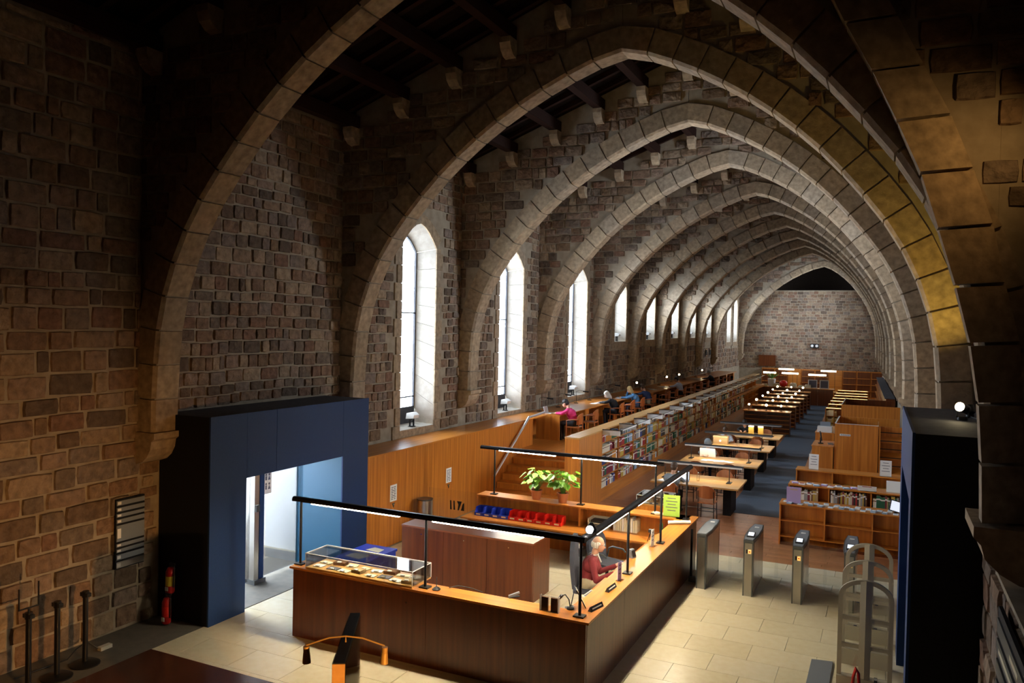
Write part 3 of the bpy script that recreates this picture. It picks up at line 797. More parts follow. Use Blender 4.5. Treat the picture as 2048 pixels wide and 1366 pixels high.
def rear_shelf():
    t = thing('rear_shelf_unit', 'wooden shelf unit closing the back of the reception area', 'shelf', (-7.94, 15.1, 0))
    L = 4.55
    part('top_board', MB().box(0, L, 0, .42, CT-.03, CT), 'cherry_x', t)
    part('lower_board', MB().box(-.12, L-.3, -.5, .38, .62, .65), 'cherry_x', t)
    part('back_panel', MB().box(0, L, .38, .42, 0, CT-.03), 'cherry', t)
    for x in (0, 2.35, L-.04): part('divider', MB().box(x, x+.04, 0, .38, .65, CT-.03), 'cherry', t)
    for x in (0, 1.4, 2.35, L-.35): part('support', MB().box(x, x+.04, -.4, .38, 0, .62), 'cherry', t)
    for i in range(10):
        col = 'blue' if i < 4 else 'red'; k = i if i < 4 else i-4
        lab = '%s plastic storage bin, %s from the %s end of the row' % (col, ORD[k], 'window' if col == 'blue' else 'blue')
        b = thing('storage_bin', lab, 'bin', (-7.78+.2*i, 14.98, .651), group='storage bins under the potted plants')
        body = MB()
        body.box(-.09, .09, -.1, .18, 0, .006)
        for s in (-1, 1):
            body.prism([(-.1, 0), (.18, 0), (.18, .17), (-.02, .17), (-.06, .08), (-.1, .07)], s*.09-.004, s*.09+.004, lambda u, v, w: (w, u, v))
        body.box(-.09, .09, .174, .18, 0, .17)
        part('body', body, col+'_plastic', b)
        part('front_lip', MB().box(-.09, .09, -.104, -.096, 0, .07), col+'_plastic', b)
        part('card', MB().box(-.05, .05, -.107, -.104, .02, .05), 'paper_cream', b)
    # things on the shelf
    g = thing('paper_tray', 'cream paper tray with dark documents on the rear shelf', 'tray', (-5.18, 15.2, .651))
    part('tray', MB().box(-.2, .2, -.12, .2, 0, .02).box(-.2, -.185, -.12, .2, .02, .2).box(.185, .2, -.12, .2, .02, .2).box(-.2, .2, .185, .2, .02, .2).box(-.2, .2, -.12, .2, .1, .115), 'cream_plastic', g)
    part('documents', MB().box(-.15, .15, -.08, .15, .115, .16), 'black_plastic', g)
    for i in range(11):
        tag(link('binder', MB().box(-.018, .018, 0, .26, 0, .24+.02*(i % 3)).mesh('binder', 'paper_cream' if i % 4 else 'paper'), loc=(-4.85+.045*i, 15.16, .651)), 'slim cream binder, %s from the paper tray on the rear shelf' % ORD[i], 'binder', 'cream binders on the rear shelf')
rear_shelf()
def midcab():
    t = thing('low_cabinet', 'long low walnut cabinet with shiny top behind the counter', 'cabinet', (-7.95, 12.22, 0))
    L = 2.63; D = .72; H = 1.03
    for i in range(3):
        p = part('door', MB().box(L*i/3+.003, L*(i+1)/3-.003, -.02, .02, .03, H-.03), 'walnut', t)
        part('lock', MB().cyl((L*(i+.82)/3-.3, -.028, H-.13), (L*(i+.82)/3-.3, -.018, H-.13), .012, n=8), 'chrome', p)
    part('end_panel', MB().box(L-.03, L, .02, D, 0, H-.03), 'walnut', t)
    part('end_panel', MB().box(0, .03, .02, D, 0, H-.03), 'walnut', t)
    part('back_panel', MB().box(.03, L-.03, D-.03, D, 0, H-.03), 'walnut', t)
    part('top_board', MB().box(-.01, L+.01, -.03, D, H-.03, H), 'walnut_x', t)
    part('plinth', MB().box(.03, L-.03, .02, .06, 0, .05), 'black_panel', t)
    # glass partition with the house mark behind it
    g = thing('glass_partition', 'clear glass partition with a black emblem between panelling and shelf unit', 'partition', (-9.2, 15.2, 0))
    part('pane', MB().box(0, 1.2, 0, .012, .05, 1.05), 'window_glass', g)
    m = MB(); fn = lambda u, v, w: (u, w, v)
    for i in range(2): m.prism([(.55+.085*i, .62), (.59+.085*i, .62), (.575+.085*i, .82), (.545+.085*i, .82)], -.006, -.001, fn)
    m.prism([(.74, .62), (.77, .62), (.84, .82), (.72, .82), (.755, .75)], -.006, -.001, fn)
    m.prism([(.82, .62), (.90, .62), (.90, .80), (.86, .76), (.84, .68)], -.006, -.001, fn)
    part('emblem', m, 'black_plastic', g)
    # blue chest behind the display case
    b = thing('blue_box', 'scuffed blue box standing behind the display case', 'box', (-8.3, 10.75, 0))
    part('body', MB().box(0, .62, 0, .85, 0, .72), 'blue_plastic', b)
    part('lid', MB().box(-.02, .64, -.02, .87, .72, .76), 'blue_plastic', b)
    part('paper_patch', MB().prism([(.1, .1), (.42, .05), (.5, .3), (.3, .36), (.14, .3)], .76, .763, lambda u, v, w: (u, v, w)), 'paper_cream', b)
    part('paper_patch', MB().prism([(.2, .55), (.5, .5), (.48, .7), (.26, .74)], .76, .763, lambda u, v, w: (u, v, w)), 'paper_cream', b)
midcab()
def display_case(name, label, loc, L, D, H, seed, n, zlift=0):
    t = thing(name, label, 'display case', loc)
    part('base_board', MB().box(0, L, 0, D, 0, .02), 'beech_x', t)
    g = .006
    for nm, q in (('front_pane', (0, L, 0, g)), ('back_pane', (0, L, D-g, D)), ('end_pane', (0, g, g, D-g)), ('end_pane', (L-g, L, g, D-g))):
        part(nm, MB().box(q[0], q[1], q[2], q[3], .02, H), 'acrylic', t)
    part('top_pane', MB().box(0, L, 0, D, H, H+g), 'acrylic', t)
    e = MB(); r = .004
    for x in (0, L):
        for y in (0, D): e.box(x-r, x+r, y-r, y+r, .02, H+g)
    for y in (0, D): e.box(0, L, y-r, y+r, H, H+g+r)
    for x in (0, L): e.box(x-r, x+r, 0, D, H, H+g+r)
    part('edge_strip', e, 'white_plastic', t)
    rnd = random.Random(seed)
    names = ['open manuscript sheet', 'cream pamphlet', 'old photograph', 'brown bound notebook', 'folded letter', 'printed card', 'small leather book', 'yellowed certificate']
    for i in range(n):
        x = .08+(L-.3)*(i//2)/max(1, (n-1)//2)+rnd.uniform(-.02, .02); y = .05+(i % 2)*(D-.1)/2+rnd.uniform(0, .05)
        nm = names[i % 8]; w, d = rnd.uniform(.13, .2), rnd.uniform(.09, .15); hh = .045 if 'book' in nm else .008+.006*(i % 2)
        mt = {'old photograph': 'paper_ink', 'brown bound notebook': 'book brown', 'small leather book': 'book tan'}.get(nm, 'paper_cream' if i % 3 else 'paper')
        p = thing('exhibit', '%s in the %s case, %s %s from the window end' % (nm, 'counter' if n > 10 else 'pedestal', ORD[i//2], 'at the front' if i % 2 == 0 else 'at the back'), 'exhibit', (loc[0]+x+w/2, loc[1]+y+d/2, loc[2]+.021), rnd.uniform(-.3, .3), group='papers in '+name.replace('_', ' ')+' %d' % n)
        part('sheet', MB().box(-w/2, w/2, -d/2, d/2, 0, hh), mt, p)
        part('caption', MB().box(-.03, .03, -d/2-.005, -d/2+.03, hh, hh+.015), 'paper', p)
    return t
display_case('display_case', 'long clear acrylic display case full of old papers on the counter', (-7.7, 9.24, CT), 1.86, .5, .22, 3, 16)
def card(name, label, loc, rz, w, h, mat, tilt=0, cat='sign', lines=4, ink='paper_ink', stand=None):
    t = thing(name, label, cat, loc, rz)
    part('sheet', MB().obox((0, 0, h/2), (w, .006, h), (0, 0, 0)), mat, t)
    for i in range(lines):
        ww = w*(.7 if i % 2 else .5)
        part('text_line', MB().box(-ww/2, ww/2, -.0045, -.0032, h*(.85-.7*i/max(lines, 1))-.008, h*(.85-.7*i/max(lines, 1))+.006), ink, t)
    if stand: part('stand', MB().box(-w/2-.005, w/2+.005, -.05, .03, 0, .008), stand, t)
    return t
def leaflet_stand():
    t = thing('leaflet_holder', 'pair of clear upright holders with dark leaflets at the counter corner', 'holder', (-3.95, 9.32, CT))
    for k in range(2):
        x = k*.13
        h = part('holder', MB().box(x, x+.12, 0, .005, 0, .2).box(x, x+.12, .045, .05, 0, .2).box(x, x+.12, 0, .05, 0, .006), 'acrylic', t)
        part('leaflet', MB().box(x+.015, x+.105, .012, .038, .008, .18), 'book brown', h)
    part('edge_strip', MB().box(-.004, 0, -.004, .054, 0, .2).box(.25, .254, -.004, .054, 0, .2).box(-.004, .254, -.004, .0, .2, .205), 'white_plastic', t)
leaflet_stand()
def desk_things():
    t = thing('pen_stand', 'small black pen stand beside the display case on the counter', 'pen stand', (-5.52, 9.36, CT))
    part('base', MB().lathe([(.055, 0), (.06, .012), (.03, .035), (.012, .04)]), 'black_plastic', t, 40)
    part('pen', MB().cyl((0, 0, .03), (-.01, .02, .17), .006, n=8), 'steel_dark', t)
    one('cable', MB().tube([(-5.4, 9.5, CT+.006), (-5.3, 9.57, CT+.03), (-5.1, 9.6, CT+.02), (-4.9, 9.56, CT+.006)], .006), 'black_plastic', 'thin dark cable looping along the counter edge', 'cable', smooth=50)
    n = 0
    for x, y, rz, lab in ((-3.33, 9.72, 1.35, 'black desk nameplate nearest the counter corner'), (-3.4, 10.55, 1.5, 'black desk nameplate in front of the seated man')):
        q = thing('nameplate', lab, 'nameplate', (x, y, CT), rz)
        part('wedge', MB().prism([(-.03, 0), (.03, 0), (.0, .06)], -.15, .15, lambda u, v, w: (w, u, v)), 'black_plastic', q)
        part('lettering', MB().obox((0, -.017, .031), (.22, .002, .014), (math.radians(-27), 0, 0)), 'paper', q)
    q = thing('desk_microphone', 'black gooseneck microphone at the counter corner', 'microphone', (-3.62, 9.55, CT))
    part('base', MB().lathe([(.05, 0), (.05, .02), (.02, .03)]), 'black_plastic', q, 40)
    part('neck', MB().tube([(0, 0, .02), (-.02, .0, .12), (-.08, .02, .17), (-.14, .03, .14)], .008), 'black_plastic', q, 60)
    part('head', MB().cyl((-.13, .03, .15), (-.17, .035, .1), .022, .018), 'black_plastic', q, 40)
    q = thing('tablet_stand', 'slanted framed notice leaning beside the corner lamp pole', 'sign', (-3.55, 9.72, CT), .5)
    part('panel', MB().obox((0, 0, .12), (.012, .2, .27), (0, -.5, 0)), 'black_plastic', q)
    part('sheet', MB().obox((.008, 0, .122), (.003, .17, .23), (0, -.5, 0)), 'paper_cream', q)
    part('leg', MB().cyl((-.08, 0, .2), (-.12, 0, 0), .006, n=6), 'black_metal', q)
    card('counter_sign', 'upright lilac card in front of the seated man', (-3.42, 11.0, CT), 1.45, .12, .26, 'lilac_paper', lines=3, stand='acrylic')
    card('counter_sign', 'pale upright card beside the second lamp pole', (-3.48, 13.0, CT), 1.5, .14, .28, 'paper', lines=3, stand='acrylic')
    card('counter_sign', 'lime green upright poster at the far corner of the counter', (-3.72, 15.25, CT), .1, .32, .42, 'lime_paper', lines=5, stand='acrylic')
    one('paper_roll', MB().cyl((-3.62, 14.62, CT+.035), (-3.26, 14.85, CT+.035), .033, n=14), 'paper', 'white paper roll lying before the lime poster', 'paper roll', smooth=50)
    q = thing('bottle', 'green bottle standing behind the lamp pole on the counter end', 'bottle', (-3.85, 15.0, .76))
    part('body', MB().lathe([(.035, 0), (.035, .17), (.014, .22), (.014, .26)]), 'book dark green', q, 40)
    part('cap', MB().cyl((0, 0, .26), (0, 0, .28), .016), 'black_plastic', q, 40)
    q = thing('telephone', 'dark desk telephone beside the seated man', 'telephone', (-3.8, 10.2, .75), 1.5)
    part('body', MB().prism([(-.1, 0), (.1, 0), (.1, .07), (-.1, .03)], -.11, .11, lambda u, v, w: (w, u, v)), 'black_plastic', q)
    part('handset', MB().tube([(-.09, -.09, .06), (-.09, -.06, .085), (-.09, .06, .1), (-.09, .1, .09)], .02), 'grey_plastic', q, 50)
    part('keypad', MB().obox((.04, 0, .06), (.1, .12, .01), (.2, 0, 0)), 'grey_plastic', q)
    q = thing('scanner', 'cream book scanner on the inside desk', 'scanner', (-3.79, 10.9, .751), 1.5)
    part('body', MB().box(-.17, .17, -.1, .1, 0, .06), 'cream_plastic', q)
    part('glass', MB().box(-.14, .14, -.08, .08, .06, .064), 'paper_ink', q)
    q = thing('mini_tripod', 'small black tripod stand on the counter by the cards', 'tripod', (-3.6, 13.3, CT))
    for k in range(3):
        a = 2*PI*k/3; part('leg', MB().cyl((0, 0, .15), (.07*math.cos(a), .07*math.sin(a), 0), .006, n=6), 'black_metal', q)
    part('head', MB().box(-.03, .03, -.03, .03, .15, .2), 'black_plastic', q)
    q = thing('card_reader', 'dark card reader facing the staff seat', 'card reader', (-3.6, 12.2, CT), 1.2)
    part('body', MB().prism([(-.06, 0), (.06, 0), (.03, .13), (-.01, .13)], -.05, .05, lambda u, v, w: (w, u, v)), 'grey_plastic', q)
    part('face', MB().obox((0, -.045, .07), (.08, .004, .1), (-.37, 0, 0)), 'black_plastic', q)
    q = thing('office_stapler', 'dark grey stapler on the inside desk behind the counter', 'stapler', (-4.45, 9.6, CT), .9)
    part('base', MB().box(-.08, .08, -.02, .02, 0, .012), 'black_plastic', q)
    part('arm', MB().obox((0, 0, .04), (.16, .03, .025), (0, -.2, 0)), 'grey_plastic', q)
    for i in range(5):
        x, y = -3.75+.03*i, 11.3+.28*i
        one('document', MB().obox((0, 0, .003), (.15, .21, .004)), 'paper', 'white sheet of paper on the inside desk, %s from the lilac card' % ORD[i], 'paper', 'loose sheets on the staff desk', loc=(-3.8, 11.3+.32*i, .751), rz=.1*i)
    b = thing('waste_bin', 'black waste bin under the rear shelf behind the office chair', 'bin', (-5.42, 14.7, 0))
    part('body', MB().lathe([(.12, 0), (.15, .32), (.155, .32), (.155, .33)]), 'grey_plastic', b, 40)
    part('liner', MB().lathe([(.157, .2), (.165, .34), (.14, .34)]), 'black_plastic', b, 40)
    part('crumpled_paper', MB().ball((0, 0, .36), (.09, .08, .06), 8, 6), 'paper', b)
desk_things()
def plants():
    for k, (x, lab, sz) in enumerate(((-6.63, 'leafy green plant in a terracotta pot nearer the stairs', 1.0), (-6.03, 'leafy green plant in a terracotta pot beside the lamp pole', 1.05))):
        rnd = random.Random(40+k)
        t = thing('potted_plant', lab, 'plant', (x, 15.32, CT), group='potted plants on the rear shelf')
        part('pot', MB().lathe([(.085, 0), (.115, .17), (.128, .17), (.13, .2), (.11, .2), (.11, .18)], n=20), 'terracotta', t, 40)
        part('soil', MB().cyl((0, 0, .16), (0, 0, .18), .108, n=16), 'soil', t)
        for i in range(52):
            a = rnd.uniform(0, 2*PI); rr = rnd.uniform(.05, .27)*sz; h = rnd.uniform(.2, .46)*sz-.35*max(0, rr-.18)
            tip = Vector((rr*math.cos(a), rr*math.sin(a), .18+h))
            st = part('stem', MB().tube([(.02*math.cos(a), .02*math.sin(a), .17), (rr*.5*math.cos(a), rr*.5*math.sin(a), .18+h*.75), tip], .004, 5), 'stem_green', t)
            d = Vector((math.cos(a), math.sin(a), rnd.uniform(-1.0, -.1))).normalized(); s = Vector((-math.sin(a), math.cos(a), rnd.uniform(-.3, .3))).normalized()
            L = rnd.uniform(.13, .20)*sz; w = L*.40; nn = d.cross(s)
            b = MB(); mid = tip+d*L*.45
            b.v = [tuple(tip), tuple(tip+d*L*.15+s*w*.8+nn*.012), tuple(tip+d*L*.5+s*w+nn*.01), tuple(tip+d*L), tuple(tip+d*L*.5-s*w+nn*.01), tuple(tip+d*L*.15-s*w*.8+nn*.012), tuple(mid-nn*.008)]
            b.f = [(0, 1, 6), (1, 2, 6), (2, 3, 6), (3, 4, 6), (4, 5, 6), (5, 0, 6)]; b.m = [0]*6
            part('leaf', b, 'leaf_green', t)
plants()
def office_chair(loc, rz, label, arms=True, high=True, fabric='seat_fabric'):
    t = thing('office_chair', label, 'chair', loc, rz, 'office chairs behind the counter')
    # faces +x
    part('seat', MB().prism([(-.24, -.2), (-.2, -.24), (.2, -.24), (.25, -.18), (.25, .18), (.2, .24), (-.2, .24), (-.24, .2)], .44, .51, lambda u, v, w: (u, v, w)), fabric, t)
    H = 1.32 if high else .98
    bk = MB(); pr = []
    n = 8
    for i in range(n+1):
        z = .5+(H-.5)*i/n; wd = .22+.02*math.sin(PI*i/n)-(.09*max(0, (i-5)/3)**2); bend = -.20-.02*math.sin(PI*i/n)-.05*(i/n)
        pr.append((z, wd, bend))
    for (z0, w0, b0), (z1, w1, b1) in zip(pr[:-1], pr[1:]):
        bk.hexa([(b0-.05, -w0, z0), (b0+.02, -w0, z0), (b0+.02, w0, z0), (b0-.05, w0, z0), (b1-.05, -w1, z1), (b1+.02, -w1, z1), (b1+.02, w1, z1), (b1-.05, w1, z1)])
    part('backrest', bk, fabric, t)
    part('gas_post', MB().cyl((0, 0, .1), (0, 0, .44), .03), 'black_metal', t, 40)
    for k in range(5):
        a = 2*PI*k/5
        l = part('base_arm', MB().hexa([(0, 0, .06), (0, 0, .06), (0, 0, .1), (0, 0, .1), (0, 0, .1), (0, 0, .1), (0, 0, .1), (0, 0, .1)]) if False else MB().cyl((0, 0, .1), (.28*math.cos(a), .28*math.sin(a), .07), .025, .016, 8), 'black_metal', t)
        part('caster', MB().cyl((.28*math.cos(a)-.02*math.sin(a), .28*math.sin(a)+.02*math.cos(a), .03), (.28*math.cos(a)+.02*math.sin(a), .28*math.sin(a)-.02*math.cos(a), .03), .03, n=10), 'black_plastic', l)
    if arms:
        for s in (-1, 1):
            part('armrest', MB().tube([(-.2, s*.24, .48), (-.18, s*.28, .66), (-.1, s*.285, .7), (.14, s*.285, .7), (.2, s*.27, .66)], .016), 'steel_dark', t, 50)
office_chair((-4.26, 12.1, 0), .2, 'high-backed grey office chair that the seated man uses', arms=False)
office_chair((-4.45, 13.55, 0), -.35, 'empty dark blue office chair with loop armrests', arms=True, high=False)
def bin_wall():
    t = thing('litter_bin', 'tall steel cylinder litter bin against the wood panelling', 'bin', (-9.15, 14.95, 0))
    part('body', MB().cyl((0, 0, .02), (0, 0, .82), .17, n=24), 'steel', t, 40)
    part('rim', MB().lathe([(.172, .82), (.178, .83), (.178, .85), (.15, .85)], n=24), 'steel_dark', t, 40)
bin_wall()

# ---- gates, detectors
def gates():
    for k in range(4):
        x = -2.95+.825*k
        lab = ['steel entry gate next to the counter, no screen on top', 'steel entry gate second from the counter', 'steel entry gate third from the counter', 'steel entry gate beside the blue tower, behind the detector arches'][k]
        t = thing('entry_gate', lab, 'gate', (x, 14.42, 0), group='entry gates in a row')
        w = .085; L = 1.25
        part('front_post', MB().box(-w+.02, w-.02, 0, .05, .03, .94), 'steel', t)
        part('corner_post', MB().box(-w, -w+.022, -.01, .09, .0, .95).box(w-.022, w, -.01, .09, 0, .95), 'steel_dark', t)
        part('back_post', MB().box(-w, w, L-.08, L, 0, .95), 'steel_dark', t)
        part('base', MB().box(-w, w, 0, L, 0, .03), 'steel', t)
        for s in (-1, 1):
            p = part('side_panel', MB().box(s*w-.004, s*w+.004, .09, L-.08, .05, .93), 'steel', t)
        ol = [(-w, -.02), (w, -.02), (w+.035, .35), (w+.035, .9), (w, L+.03), (-w, L+.03), (-w-.035, .9), (-w-.035, .35)]
        part('cap', MB().prism(ol, .95, 1.0, lambda u, v, q: (u, v, q)), 'steel_dark', t)
        ol2 = [(a*.85, .6+(b-.6)*.93) for a, b in ol]
        part('cap_inlay', MB().prism(ol2, 1.0, 1.008, lambda u, v, q: (u, v, q)), 'grey_plastic', t)
        part('card_slot', MB().box(-.04, .04, .95, 1.02, 1.008, 1.012), 'white_plastic', t)
        if k:
            sc = part('reader', MB().obox((0, .28, 1.03), (.13, .2, .03), (.2, 0, 0)), 'black_plastic', t)
            part('display', MB().obox((0, .28, 1.047), (.10, .14, .004), (.2, 0, 0)), 'screen', sc)
            sg = part('pictogram', MB().box(-.04, -.008, -.006, .0, .76, .83), 'black_plastic', t)
            part('pictogram_sign', MB().box(-.006, .045, -.006, .0, .76, .83), 'led_amber', sg)
            part('pictogram_arrow', MB().prism([(.0, .795), (.03, .775), (.03, .815)], -.009, -.006, lambda u, v, q: (u, q, v)), 'red_plastic', sg)
        for s in ((1,) if k == 0 else (-1, 1)):
            if k == 3 and s == 1: continue
            pts = [(0, .25), (.16, .12), (.33, .12), (.36, .3), (.34, .82), (.25, .9), (.06, .94), (0, .92)]
            part('glass_flap', MB().prism([(s*(a+w), b) for a, b in pts], .58, .59, lambda u, v, q: (u, q, v)), 'acrylic', t)
    t = thing('glass_barrier', 'glass barrier with a black edge post between counter and first gate', 'barrier', (-3.2, 14.75, 0))
    part('pane', MB().box(.0, .16, 0, .01, .1, .98), 'acrylic', t)
    part('edge_post', MB().box(-.02, .02, -.015, .02, .1, .98), 'black_metal', t)
    part('foot', MB().box(-.04, .2, -.03, .04, 0, .1), 'steel_dark', t)
gates()
def detectors():
    for k in range(3):
        y = 11.22+.99*k
        lab = ['arched beige theft detector nearest the viewer', 'middle one of the three arched beige theft detectors', 'arched beige theft detector right before the entry gates'][k]
        t = thing('theft_detector', lab, 'detector', (-.16, y, 0), group='arched theft detectors')
        hw = .33; H = 1.5; sh = 1.26
        pf = []
        fn = lambda u, v, q: (u, q, v)
        for s in (-1, 1):
            # outer stile and half arch
            arc_o = [(s*hw*math.cos(a), sh+(H-sh)*math.sin(a)) for a in [i*PI/16 for i in range(9)]]
            arc_i = [(s*(hw-.055)*math.cos(a), sh+(H-sh-.055)*math.sin(a)) for a in [i*PI/16 for i in range(9)]]
            st = part('stile', MB().box(min(s*hw, s*(hw-.055)), max(s*hw, s*(hw-.055)), -.02, .02, .22, sh), 'beige_gate', t)
            m = MB()
            for i in range(8):
                m.prism([arc_o[i], arc_o[i+1], arc_i[i+1], arc_i[i]], -.02, .02, fn)
            part('arch_bar', m, 'beige_gate', t)
            for z in (.62, .98): part('rail', MB().box(min(s*.07, s*(hw-.055)), max(s*.07, s*(hw-.055)), -.018, .018, z-.025, z+.025), 'beige_gate', t)
            for a, b in ((.24, .59), (.65, .95), (1.01, 1.2)):
                p = part('panel', MB().box(min(s*.075, s*(hw-.06)), max(s*.075, s*(hw-.06)), -.004, .004, a, b), 'acrylic', t)
            part('maker_label', MB().box(s*.12-.02, s*.12+.02, -.008, -.004, .88, .895), 'paper_ink', t)
        part('spine', MB().hexa([(-.07, -.03, .2), (0, -.05, .2), (.07, -.03, .2), (0, .05, .2), (-.07, -.03, H-.02), (0, -.05, H), (.07, -.03, H-.02), (0, .05, H-.01)]), 'beige_gate', t)
        part('foot', MB().box(-hw, hw, -.06, .06, 0, .22), 'beige_gate', t)
    one('floor_mat', MB().hexa([(-.86, 11.1, .0), (-.58, 11.1, .0), (-.58, 12.1, 0), (-.86, 12.05, 0), (-.86, 11.1, .02), (-.58, 11.1, .02), (-.58, 12.1, .02), (-.86, 12.05, .02)]), 'grey_plastic', 'dark grey floor mat beside the first theft detector', 'mat')
    one('red_strap', MB().tube([(-.3, 10.95, .02), (-.28, 10.98, .3), (-.25, 11.0, .42), (-.22, 10.98, .36), (-.2, 10.95, .1), (-.18, 10.9, .03)], .02), 'red_paint', 'dark red strap looped in front of the first theft detector', 'strap', smooth=60)
    t = thing('clip_tag', 'small black and white tag hanging on the first theft detector', 'tag', (-.02, 11.15, .2))
    part('body', MB().box(-.02, .02, -.02, 0, 0, .08), 'black_plastic', t); part('label_patch', MB().box(-.018, .018, -.022, -.02, .05, .078), 'paper', t)
detectors()

def left_side():
    names = ['black barrier post nearest the blue entrance box', 'black barrier post in the middle of the three by the wall', 'black barrier post with a framed sign plate on top']
    for k, (x, y) in enumerate(((-9.7, 7.15), (-9.66, 6.72), (-9.6, 6.3))):
        t = thing('barrier_post', names[k], 'post', (x, y, 0), group='barrier posts along the stone wall')
        part('base', MB().lathe([(.19, 0), (.19, .015), (.16, .03), (.03, .05)], n=24), 'black_metal', t, 40)
        part('pole', MB().cyl((0, 0, .03), (0, 0, .93), .035, n=14), 'black_metal', t, 40)
        part('head', MB().cyl((0, 0, .92), (0, 0, 1.0), .045, n=14).box(.03, .075, -.03, .03, .93, .98).box(-.075, -.03, -.03, .03, .93, .98), 'black_metal', t, 40)
        if k == 2:
            s = part('sign_frame', MB().box(-.01, .01, -.13, -.12, 1.06, 1.32).box(-.01, .01, .12, .13, 1.06, 1.36).box(-.01, .01, -.13, .13, 1.05, 1.065).box(-.008, .008, -.01, .01, 1.0, 1.06), 'black_metal', t)
            part('sign_plate', MB().box(-.003, .003, -.12, .12, 1.065, 1.38), 'acrylic', s)
    t = thing('directory_board', 'directory board of pale slats with dark gaps on the stone wall', 'sign', (XL+.055, 8.05, .95))
    part('backing', MB().box(0, .02, 0, .5, 0, 1.05), 'black_panel', t)
    z = .02
    for i, h in enumerate((.07, .06, .05, .06, .24, .05, .05, .08, .09)[::-1]):
        sl = part('slat', MB().box(.02, .035, .01, .49, z, z+h), 'grey_plastic' if i else 'steel', t)
        part('slat_lettering', MB().box(.035, .037, .02, .08, z+h*.2, z+h*.8), 'paper', sl)
        z += h+.032
    for x, y, z, lab in ((-9.9, 8.66, .02, 'red fire extinguisher standing on the floor by the wall'), (-9.93, 8.75, .46, 'red fire extinguisher hanging on the black side of the blue box')):
        t = thing('fire_extinguisher', lab, 'extinguisher', (x, y, z))
        part('cylinder', MB().lathe([(.055, 0), (.068, .02), (.068, .33), (.045, .39), (.02, .41)], n=16), 'red_paint', t, 40)
        part('valve', MB().cyl((0, 0, .4), (0, 0, .46), .02).box(-.02, .1, -.012, .012, .45, .47).box(-.02, .09, -.012, .012, .42, .435), 'black_metal', t)
        part('hose', MB().tube([(.02, 0, .44), (.09, 0, .40), (.09, -.01, .2), (.075, 0, .1)], .01), 'black_plastic', t, 50)
        part('label_patch', MB().cyl((0, 0, .12), (0, 0, .27), .0685, n=16, cap=False), 'yellow_label' if z > .1 else 'red_plastic', t, 40)
        part('info_patch', MB().box(-.03, .03, -.071, -.066, .05, .11), 'paper', t)
    t = thing('power_strip', 'small white power socket with cable on the floor by the wall', 'socket', (-9.92, 7.62, 0))
    part('body', MB().box(-.04, .04, -.09, .09, 0, .05), 'cream_plastic', t)
    part('cable', MB().tube([(-.02, -.09, .03), (-.1, -.2, .16), (-.12, -.35, .1), (-.1, -.5, .012), (-.15, -1.2, .012)], .009), 'black_plastic', t, 50)
    t = thing('directory_board', 'dark slatted board with pale lettering on the wall by the stone pier', 'sign', (.90, 5.6, 1.15))
    part('backing', MB().box(0, .03, 0, 2.1, 0, 1.3), 'black_panel', t)
    for i in range(7):
        sl = part('slat', MB().box(-.014, 0, .06, 2.04, .08+.17*i, .20+.17*i), 'steel_dark', t)
        part('slat_lettering', MB().box(-.016, -.014, .9, 1.3+.3*(i % 3), .12+.17*i, .16+.17*i), 'paper_cream', sl)
    # display panel with lamp arms in the foreground
    t = thing('exhibition_stand', 'slim upright exhibition panel with two brass lamp arms in the foreground', 'panel', (-3.86, 5.05, 0), math.radians(30))
    L = 1.1
    part('panel', MB().box(-.045, .045, 0, L, .05, 2.0), 'black_panel', t)
    part('front_edge', MB().box(-.05, .05, -.012, 0, .0, 1.995), 'beech_y', t, label='honey-coloured wooden edge')
    part('glass_sheet', MB().box(.05, .056, .02, L-.02, .1, 1.99), 'acrylic', t)
    part('glass_sheet', MB().box(-.056, -.05, .02, L-.02, .1, 1.99), 'acrylic', t)
    part('foot', MB().box(-.2, .2, .05, .15, 0, .05).box(-.2, .2, L-.15, L-.05, 0, .05), 'black_metal', t)
    R = Matrix.Rotation(-math.radians(30), 3, 'Z'); 
    for s in (-1, 1):
        d = R@Vector((.88*s, .45*s, 0))*1.0
        d.normalize(); b0 = Vector((0, .42, 2.0))
        a = part('lamp_arm', MB().tube([b0, b0+Vector((0, 0, .05)), b0+d*.14+Vector((0, 0, .035)), b0+d*.33+Vector((0, 0, -.03))], .007), 'brass', t, 50)
        e = b0+d*.33+Vector((0, 0, -.04)); q = Vector((-.12*s*.3, 0, -1)).normalized()
        part('lamp_head', MB().cyl(e, e+q*.05, .026, .026, 14).cyl(e+q*.05, e+q*.14, .028, .036, 14), 'brass', a, 40)
left_side()
